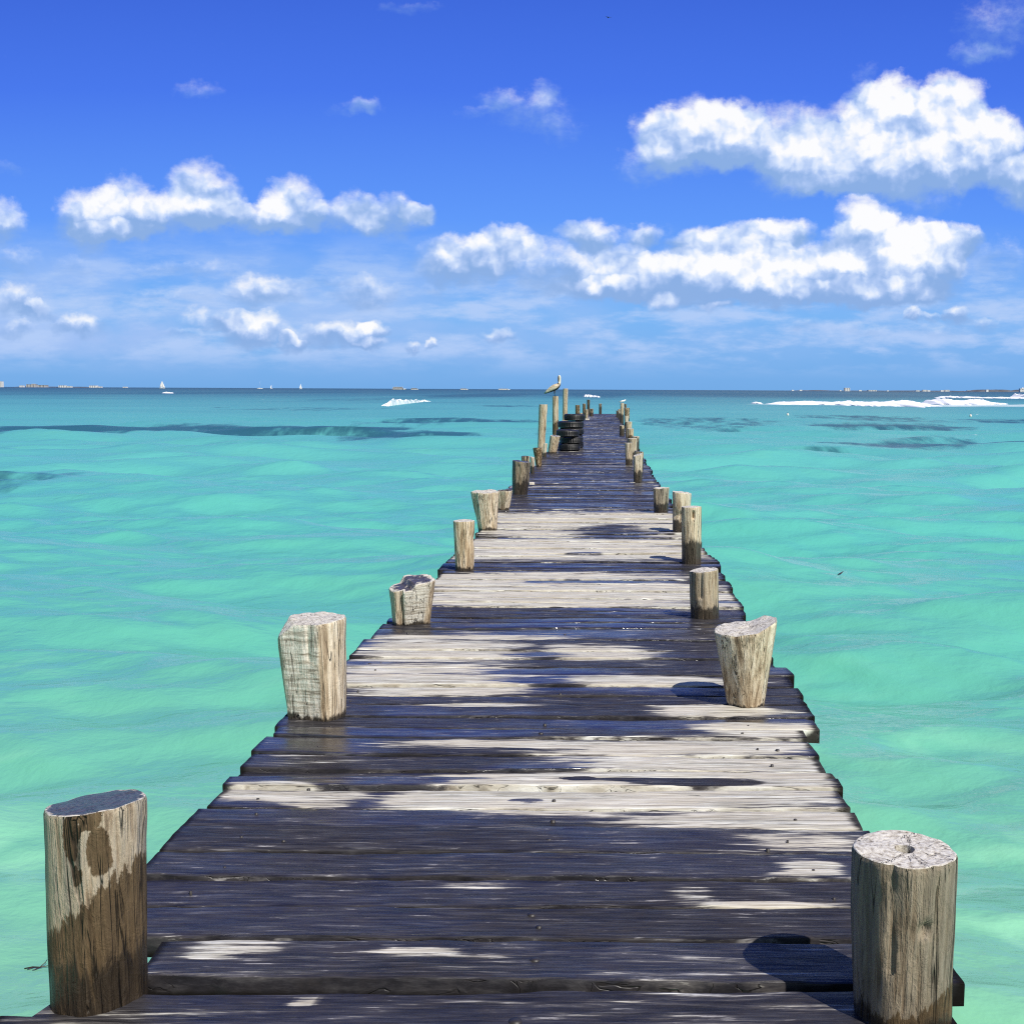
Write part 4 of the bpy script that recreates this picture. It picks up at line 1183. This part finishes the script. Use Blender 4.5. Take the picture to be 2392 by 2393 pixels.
# a bird far up in the sky
fly = empty("flying_bird", (0.46, 118.0, 39.6), 0.5)
tag(fly, 'tiny dark bird flying high in the clear blue above the pier', 'bird')
mb = MB()
mb.tube([(0, -0.19, 0), (0, -0.08, 0.01), (0, 0.06, 0.01), (0, 0.13, 0.015), (0, 0.17, 0.01)], [0.015, 0.05, 0.055, 0.035, 0.01], 10)
mb.build("body", m_leg, fly, smooth=True)
for sgn in (-1, 1):
    mb = MB()
    mb.tube([(0, 0.03, 0.015), (sgn * 0.14, 0.05, 0.075), (sgn * 0.36, -0.03, 0.045)], [(0.07, 0.012), (0.055, 0.010), (0.012, 0.004)], 8)
    mb.build("wing", m_leg, fly, smooth=True)

# ------------------------------------------------------------------ floating and lying bits
m_twig = plain("wet_twig", (0.05, 0.03, 0.022), 0.5, 0.3, 40)
mb = MB()
mb.tube([(-0.055, -0.006, 0), (-0.02, 0.004, 0.003), (0.02, 0.0, 0.004), (0.058, 0.012, 0.006)], [0.003, 0.0034, 0.003, 0.002], 8)
mb.tube([(0.02, 0.0, 0.004), (0.033, 0.03, 0.014), (0.034, 0.045, 0.02)], [0.0026, 0.002, 0.0015], 6)
mb.tube([(-0.01, 0.003, 0.003), (-0.032, -0.022, 0.004)], [0.0026, 0.0016], 6)
mb.tube([(0.02, 0.0, 0.004), (0.004, -0.024, 0.004), (-0.004, -0.028, 0.004)], [0.0026, 0.002, 0.0014], 6)
tw = mb.build("twig", m_twig, smooth=True, loc=(-2.81, 5.19, water_at(-2.81, 5.19) + 0.004))
tag(tw, 'small forked brown twig floating left of the big bottom-left post', 'twig')
mb = MB()
mb.tube([(-0.05, 0, 0), (0.0, 0.01, 0.02), (0.04, 0.03, 0.045)], [(0.008, 0.004), (0.026, 0.006), (0.004, 0.003)], 8)
lf = mb.build("floating_leaf", m_twig, smooth=True, loc=(3.37, 15.25, water_at(3.37, 15.25) + 0.01))
tag(lf, 'dark curled leaf floating on open water right of the pier', 'leaf')
m_block = plain("bare_wood", (0.66, 0.60, 0.50), 0.8, 0.2, 20)


def offcut(loc, s, rz, label):
    mb_ = MB()
    mb_.box((0, 0, s[2] / 2), s, 0.0, 0.93)
    o = mb_.build("wood_offcut", m_block, loc=loc)
    o.rotation_euler = (0, 0, rz)
    bv = o.modifiers.new("bevel", 'BEVEL')
    bv.width = 0.006
    bv.segments = 2
    tag(o, label, 'wood block', 'bare wood blocks lying on the deck')


offcut((-1.10, 17.2, 0.006), (0.085, 0.10, 0.04), 0.2, 'pale block of wood lying at the foot of the dark streaked post')
offcut((-0.72, 54.0, 0.006), (0.20, 0.12, 0.08), 0.1, 'pale wood block on the deck below the far left cluster of posts')

m_buoy = plain("buoy_plastic", (0.75, 0.70, 0.62), 0.5, 0.1)
m_buoyd = plain("buoy_base", (0.06, 0.06, 0.07), 0.5, 0.1)
for (x, y, lb) in ((20.4, 121.0, 'small pale buoy afloat just right of the pier, below the breaking wave'), (39.8, 119.0, 'small pale buoy afloat far to the right, below the breaking wave')):
    bu = empty("buoy", (x, y, water_at(x, y)))
    tag(bu, lb, 'buoy', 'mooring buoys')
    mb = MB()
    pr = [(0.02, 0.24), (0.05, 0.23), (0.10, 0.18), (0.13, 0.11), (0.14, 0.04), (0.12, -0.04), (0.07, -0.09)]
    vs, fs, n = [], [], 16
    for (q, z) in pr:
        vs += [(q * math.cos(2 * math.pi * k / n), q * math.sin(2 * math.pi * k / n), z) for k in range(n)]
    for i in range(len(pr) - 1):
        fs += [(i * n + k, (i + 1) * n + k, (i + 1) * n + (k + 1) % n, i * n + (k + 1) % n) for k in range(n)]
    fs.append(tuple(range(n)))
    mb.add(vs, fs)
    mb.build("float", m_buoy, bu, smooth=True)
    mb = MB()
    mb.tube([(0.05 * math.cos(a * math.pi / 6), 0.0, 0.26 + 0.05 * math.sin(a * math.pi / 6)) for a in range(13)], 0.014, 6, cap=False)
    mb.build("mooring_ring", m_buoyd, bu, smooth=True)

# ------------------------------------------------------------------ breaking waves
m_foam, nt, b = new_mat("breaker_foam")
tcn = nt.new('ShaderNodeTexCoord')
n = nt.noise(tcn.outputs['Object'], 1.6, 6.0, 0.7)
nt.put(b.inputs['Base Color'], nt.ramp(n, [(0.25, (0.80, 0.87, 0.87)), (0.45, (0.92, 0.93, 0.93))]))
b.inputs['Roughness'].default_value = 0.9
nt.put(b.inputs['Normal'], nt.bump(n, 0.5, 0.12))


def breaker(pts, label, seed):
    """pts: (x, y, crest height, depth of the foam front)"""
    L = [0.0]
    for a, c in zip(pts[:-1], pts[1:]):
        L.append(L[-1] + math.hypot(c[0] - a[0], c[1] - a[1]))
    n = max(40, int(L[-1] / 0.22))
    s = np.linspace(0, L[-1], n)
    A = np.array(pts, dtype=float)
    X_, Y_, H_, Dp = [np.interp(s, L, A[:, k]) for k in range(4)]
    m = 16
    vs, fs = [], []
    lump = fbm(np.stack([s * 0.35, s * 0, s * 0], 1), 4, seed)
    H_ = 0.72 * H_ * (0.55 + 0.9 * lump) * np.clip(np.minimum(s, L[-1] - s) / (0.06 * L[-1]), 0.05, 1)
    t = np.linspace(0, 1, m)
    for j in range(m):
        y = Y_ - Dp * (1 - t[j]) * (0.25 + 1.5 * fbm(np.stack([s * 0.5, s * 0, s * 0], 1), 4, seed + 9)) + Dp * 0.15 * t[j]
        prof = (t[j] ** 0.55) * (1 if t[j] < 0.86 else max(0.0, (1 - t[j]) / 0.14) ** 0.5)
        bump_ = fbm(np.stack([s * 0.8, np.full(n, j * 0.5), s * 0], 1), 3, seed + 3) - 0.5
        z = WATER_Z - 0.15 + (H_ + 0.15) * prof * (1 + 0.45 * bump_)
        vs.append(np.stack([X_ + bump_ * 0.5, y, z], 1))
    V_ = np.stack(vs, 1).reshape(-1, 3)
    for i in range(n - 1):
        for j in range(m - 1):
            fs.append((i * m + j, (i + 1) * m + j, (i + 1) * m + j + 1, i * m + j + 1))
    c = V_.mean(0)
    o = mesh_obj("breaking_wave", V_ - c, fs, m_foam, loc=tuple(c))
    tag(o, label, 'breaking wave', 'white breaking waves offshore')
    return o


PXW = lambda px, Y: (px - 1405.0) / 2565.0 * Y
breaker([(PXW(909, 175), 175, 0.5, 2), (PXW(916, 182), 182, 1.35, 5), (PXW(943, 200), 200, 1.3, 14), (PXW(965, 215), 215, 0.9, 8), (PXW(985, 232), 232, 0.65, 4), (PXW(1008, 242), 242, 0.3, 2)],
        'short white breaking wave tapering to the right, left of the pelican', 3)
breaker([(PXW(1782, 228), 228, 0.35, 6), (PXW(1815, 226), 226, 0.8, 9), (PXW(1880, 224), 224, 0.9, 9), (PXW(1950, 220), 220, 0.95, 12), (PXW(2010, 214), 214, 1.2, 16), (PXW(2080, 212), 212, 1.45, 17), (PXW(2130, 216), 216, 1.15, 13), (PXW(2156, 222), 222, 0.5, 6)],
        'long low line of white surf right of the pier', 8)
breaker([(PXW(2142, 236), 236, 0.9, 4), (PXW(2158, 236), 236, 1.9, 10), (PXW(2185, 234), 234, 2.0, 12), (PXW(2225, 236), 236, 1.5, 9), (PXW(2270, 238), 238, 1.8, 9), (PXW(2310, 242), 242, 0.7, 6), (PXW(2345, 246), 246, 0.3, 4)],
        'tallest curling white breaker behind the right end of the surf line', 13)
breaker([(PXW(2175, 470), 470, 0.5, 6), (PXW(2190, 470), 470, 1.3, 8), (PXW(2260, 455), 455, 0.8, 8), (PXW(2350, 440), 440, 0.9, 10), (PXW(2440, 430), 430, 0.9, 10)],
        'thin white wave line farthest out at the right edge', 21)
breaker([(PXW(2352, 560), 560, 1.2, 8), (PXW(2362, 560), 560, 2.4, 12), (PXW(2392, 550), 550, 1.9, 10), (PXW(2440, 540), 540, 1.2, 10)],
        'white breaker at the far right edge below the low headland', 34)
breaker([(PXW(1362, 420), 420, 0.9, 5), (PXW(1372, 415), 415, 1.2, 6), (PXW(1400, 400), 400, 0.5, 5)], 'small white crest behind the tallest pole', 55)
breaker([(PXW(1752, 232), 232, 0.3, 3), (PXW(1762, 231), 231, 0.6, 5), (PXW(1776, 229), 229, 0.3, 3)], 'tiny detached crest at the left tip of the surf line', 61)
breaker([(PXW(392, 560), 560, 0.9, 4), (PXW(398, 550), 550, 0.8, 5), (PXW(410, 535), 535, 0.5, 4)], 'small white fleck of surf below the tallest sail', 72)

# ------------------------------------------------------------------ boats on the horizon
m_white = plain("white_boat_paint", (0.82, 0.82, 0.80), 0.4, 0.05)
m_sail = plain("sail_cloth", (0.84, 0.83, 0.80), 0.8, 0.05)
m_dark = plain("dark_glass", (0.04, 0.05, 0.06), 0.2)
m_wall = plain("white_render", (0.80, 0.79, 0.77), 0.8, 0.06, 0.2)
m_sand = plain("sandstone_render", (0.50, 0.48, 0.46), 0.8, 0.1, 0.1)
m_mast = plain("mast_metal", (0.70, 0.70, 0.70), 0.35)


def hull_mesh(mb, L_, w, h, sheer=0.25):
    secs = []
    for t in np.linspace(0, 1, 9):
        ww = w / 2 * (1 - (max(0, t - 0.45) / 0.55) ** 2.2) * (0.82 + 0.18 * min(1, t * 3))
        z1 = h * (1 + sheer * t * t)
        xx = -L_ / 2 + L_ * t
        secs.append([(xx, -ww, z1), (xx - 0.02 * L_ * t, -ww * 0.8, h * 0.3), (xx - 0.03 * L_ * t, 0, -h * 0.35), (xx - 0.02 * L_ * t, ww * 0.8, h * 0.3), (xx, ww, z1)])
    vs = [p for sc in secs for p in sc]
    fs = []
    for i in range(8):
        for j in range(4):
            fs.append((i * 5 + j, (i + 1) * 5 + j, (i + 1) * 5 + j + 1, i * 5 + j + 1))
        fs.append((i * 5 + 4, (i + 1) * 5 + 4, (i + 1) * 5, i * 5))
    fs.append((0, 1, 2, 3, 4))
    fs.append((40, 44, 43, 42, 41))
    mb.add(vs, fs)


def sailboat(px, Y, L_, mast_h, sails, label, rz=0.0):
    s = empty("sailboat", (PXW(px, Y), Y, WATER_Z), rz)
    tag(s, label, 'sailboat', 'sailing boats on the horizon')
    mb_ = MB()
    hull_mesh(mb_, L_, L_ * 0.28, L_ * 0.10)
    mb_.build("hull", m_white, s, smooth=True)
    mb_ = MB()
    mb_.tube([(0.05 * L_, 0, 0), (0.05 * L_, 0, mast_h)], [0.22, 0.12], 8)
    mb_.build("mast", m_mast, s, smooth=True)
    mb_ = MB()
    mb_.box((-0.08 * L_, 0, L_ * 0.14), (L_ * 0.3, L_ * 0.16, L_ * 0.07), 0, 0.85)
    mb_.build("cabin", m_white, s)
    if sails:
        def sail(p0, p1, p2, belly):
            n_ = 10
            vs_, fs_ = [], []
            p0, p1, p2 = Vector(p0), Vector(p1), Vector(p2)
            for i in range(n_ + 1):
                for j in range(n_ + 1):
                    a_, b_ = i / n_, j / n_
                    q = p0.lerp(p1, b_) * (1 - a_) + p2 * a_
                    bl_ = belly * math.sin(math.pi * b_) * math.sin(math.pi * min(a_ * 0.8 + 0.2, 1)) * (1 - a_)
                    roach = Vector((-belly * 0.8 * math.sin(math.pi * a_) * b_, 0, 0))
                    vs_.append(q + Vector((0, -bl_, 0)) + roach)
            w0 = n_ + 1
            for i in range(n_):
                for j in range(n_):
                    fs_.append((i * w0 + j, i * w0 + j + 1, (i + 1) * w0 + j + 1, (i + 1) * w0 + j))
            k = MB()
            k.add(vs_, fs_)
            o_ = k.build("sail", m_sail, s, smooth=True)
            so = o_.modifiers.new("thickness", 'SOLIDIFY')
            so.thickness = 0.06
        sail((0.04 * L_, 0, L_ * 0.22), (-0.42 * L_, 0.3, L_ * 0.22), (0.04 * L_, 0, mast_h * 0.99), L_ * 0.07)
        if sails > 1:
            sail((0.47 * L_, 0, L_ * 0.15), (0.08 * L_, -0.4, L_ * 0.18), (0.06 * L_, 0, mast_h * 0.9), L_ * 0.05)
    return s


sailboat(384, 3000, 16.0, 21.0, 2, 'white sailboat with the tallest full sail on the left horizon', 0.1)
sailboat(611, 3000, 16.0, 22.0, 0, 'white yacht with bare mast and lowered sails on the horizon', 0.0)
sailboat(637.5, 3600, 10.0, 13.0, 1, 'smallest white sailboat on the horizon, right of the bare mast', 0.9)
sailboat(705.5, 3200, 9.0, 15.0, 2, 'narrow white sailboat on the horizon, rightmost of the sails', 0.75)


def ferry(px, Y, L_, decks, label, name="ferry", cat='ferry', rz=0.0):
    s = empty(name, (PXW(px, Y), Y, WATER_Z), rz)
    tag(s, label, cat, 'motor boats on the horizon')
    mb_ = MB()
    hull_mesh(mb_, L_, L_ * 0.22, 1.9 if decks > 1 else 1.5, 0.35)
    mb_.build("hull", m_white, s, smooth=True)
    z = 2.0 if decks > 1 else 1.5
    for d in range(decks):
        ln = L_ * (0.78 - 0.10 * d)
        mb_ = MB()
        mb_.box((-L_ * 0.07 - 0.02 * L_ * d, 0, z + 1.25), (ln * 0.94, L_ * 0.16, 1.5))
        mb_.build("window_band", m_dark, s)
        mb_ = MB()
        mb_.box((-L_ * 0.07 - 0.02 * L_ * d, 0, z + 0.25), (ln * 0.97, L_ * 0.17, 0.5))
        mb_.build("bulwark", m_white, s)
        mb_ = MB()
        mb_.box((-L_ * 0.06 - 0.02 * L_ * d, 0, z + 2.2), (ln, L_ * 0.19, 0.4))
        mb_.build("deck_roof", m_white, s)
        z += 2.55
    mb_ = MB()
    mb_.tube([(-L_ * 0.2, 0, z), (-L_ * 0.2, 0, z + 2.2)], 0.09, 6)
    mb_.build("mast", m_mast, s, smooth=True)


ferry(934, 2600, 34.0, 2, 'two-deck white passenger ferry on the horizon left of the pelican')
ferry(970, 2700, 19.0, 1, 'white motor boat just right of the ferry', "motor_boat", 'motor boat')
ferry(1085, 3000, 22.0, 1, 'low white motor boat midway between ferry and pelican', "motor_boat", 'motor boat')
ferry(1178, 2700, 30.0, 1, 'long white motor boat on the horizon nearest the pelican', "motor_boat", 'motor boat', 0.05)


def building(px0, px1, hpx, Y, mat, label, floors=3, group='buildings on the distant shore', name="building", tower=0.0):
    w = (px1 - px0) / 2565.0 * Y
    h = hpx / 2565.0 * Y
    o = empty(name, (PXW((px0 + px1) / 2, Y), Y, WATER_Z))
    tag(o, label, 'building', group)
    mb_ = MB()
    mb_.box((0, 0, h / 2), (w, w * 0.6 + 6, h))
    if tower:
        mb_.box((w * 0.2, 1, h * (1 + tower / 2) + 0.1), (w * 0.35, w * 0.4, h * tower))
    mb_.build("wall", mat, o)
    for k in range(floors):
        if px1 - px0 < 8 and floors < 6:
            break                                     # too small in view to show its windows
        zc = h * (k + 0.55) / floors
        n = 3 if w > 16 else 2
        for q in range(n):
            mb_ = MB()
            mb_.box((-w / 2 + w * (q + 0.5) / n, -(w * 0.6 + 6) / 2 - 0.03, zc), (w / n * 0.45, 0.3, h / floors * 0.4))
            mb_.build("window", m_dark, o)
    mb_ = MB()
    mb_.box((0, 0, h + 0.4), (w * 1.03, w * 0.62 + 6.4, 0.76))
    mb_.build("roof", mat, o)


m_land = plain("low_scrub_land", (0.11, 0.12, 0.13), 0.9, 0.3, 0.02)
def land(px0, px1, hpx, Y, seed, name="shore"):
    n = 60
    xs_ = np.linspace(PXW(px0, Y), PXW(px1, Y), n)
    hh_ = hpx / 2565.0 * Y * (0.35 + 0.9 * fbm(np.stack([np.arange(n) * 0.22, np.zeros(n), np.zeros(n)], 1), 4, seed)) * np.clip(np.minimum(np.arange(n), n - 1 - np.arange(n)) / 6, 0.02, 1)
    vs, fs = [], []
    for i in range(n):
        for (dy, k) in ((-60, -0.3), (-35, 0.5), (0, 1.0), (120, 0.9), (260, -0.3)):
            vs.append((xs_[i], Y + dy + 70, WATER_Z + hh_[i] * k))
    for i in range(n - 1):
        for j in range(4):
            fs.append((i * 5 + j, (i + 1) * 5 + j, (i + 1) * 5 + j + 1, i * 5 + j + 1))
    o = mesh_obj(name, vs, fs, m_land)
    tag(o, kind='structure')


land(2268, 2560, 6.0, 5200, 4, "headland")
land(1840, 2300, 2.2, 6500, 9, "shore")
land(20, 190, 2.0, 6500, 14, "shore")
bl = building
bl(3, 8.6, 13.5, 6000, m_wall, 'left half of the white twin tower block at the left edge of the horizon', 6, name="tower_block")
bl(9.2, 15, 13.0, 6000, m_wall, 'right half of the white twin tower block at the left edge of the horizon', 6, name="tower_block")
bl(54, 63, 4.0, 6000, m_wall, 'small white building between the twin towers and the tan block')
bl(72, 92, 6.5, 6400, m_sand, 'tan terraced building on the left shore', 4, tower=0.25)
bl(93, 116, 5.0, 6500, m_sand, 'low reddish brown building right of the tan terraced one', 3)
bl(146, 160, 4.5, 6000, m_wall, 'white building with a wing to its right, third cluster from the left')
bl(162, 174, 3.2, 6000, m_wall, 'low white wing right of the third cluster from the left')
bl(217, 233, 4.6, 6000, m_wall, 'white building standing midway between tan block and tallest sail')
bl(234, 244, 2.6, 6000, m_wall, 'low white annex to the building midway along the left shore')
bl(294, 303, 2.2, 6000, m_wall, 'tiny white building nearest the tallest sail')
bl(1967, 1979.5, 7.5, 5600, m_wall, 'boxy white building standing alone on the right horizon', 3)
prr = random.Random(5)
for (a, c, hh_) in ((1845, 1850, 2.2), (1863, 1869, 2.4), (1956, 1960, 2.0), (2001, 2007, 2.6), (2022, 2041, 2.6), (2066, 2070, 2.0), (2132, 2141, 2.6), (2148, 2158, 3.6), (2160, 2166, 3.0), (2190, 2197, 3.0), (2199, 2210, 3.8), (2252, 2262, 3.0)):
    bl(a, c, hh_, 6200, m_wall, 'tiny white building on the low shore along the right horizon', 2, 'tiny white buildings along the right horizon')
bl(2374, 2384, 8.0, 5150, m_wall, 'white house on the headland at the right edge', 2, tower=0.3)
bl(2386, 2400, 9.5, 5150, m_wall, 'taller white house on the headland, cut by the right edge', 3)
bl(2296, 2301, 5.0, 5120, m_wall, 'small white house low on the headland slope', 2)
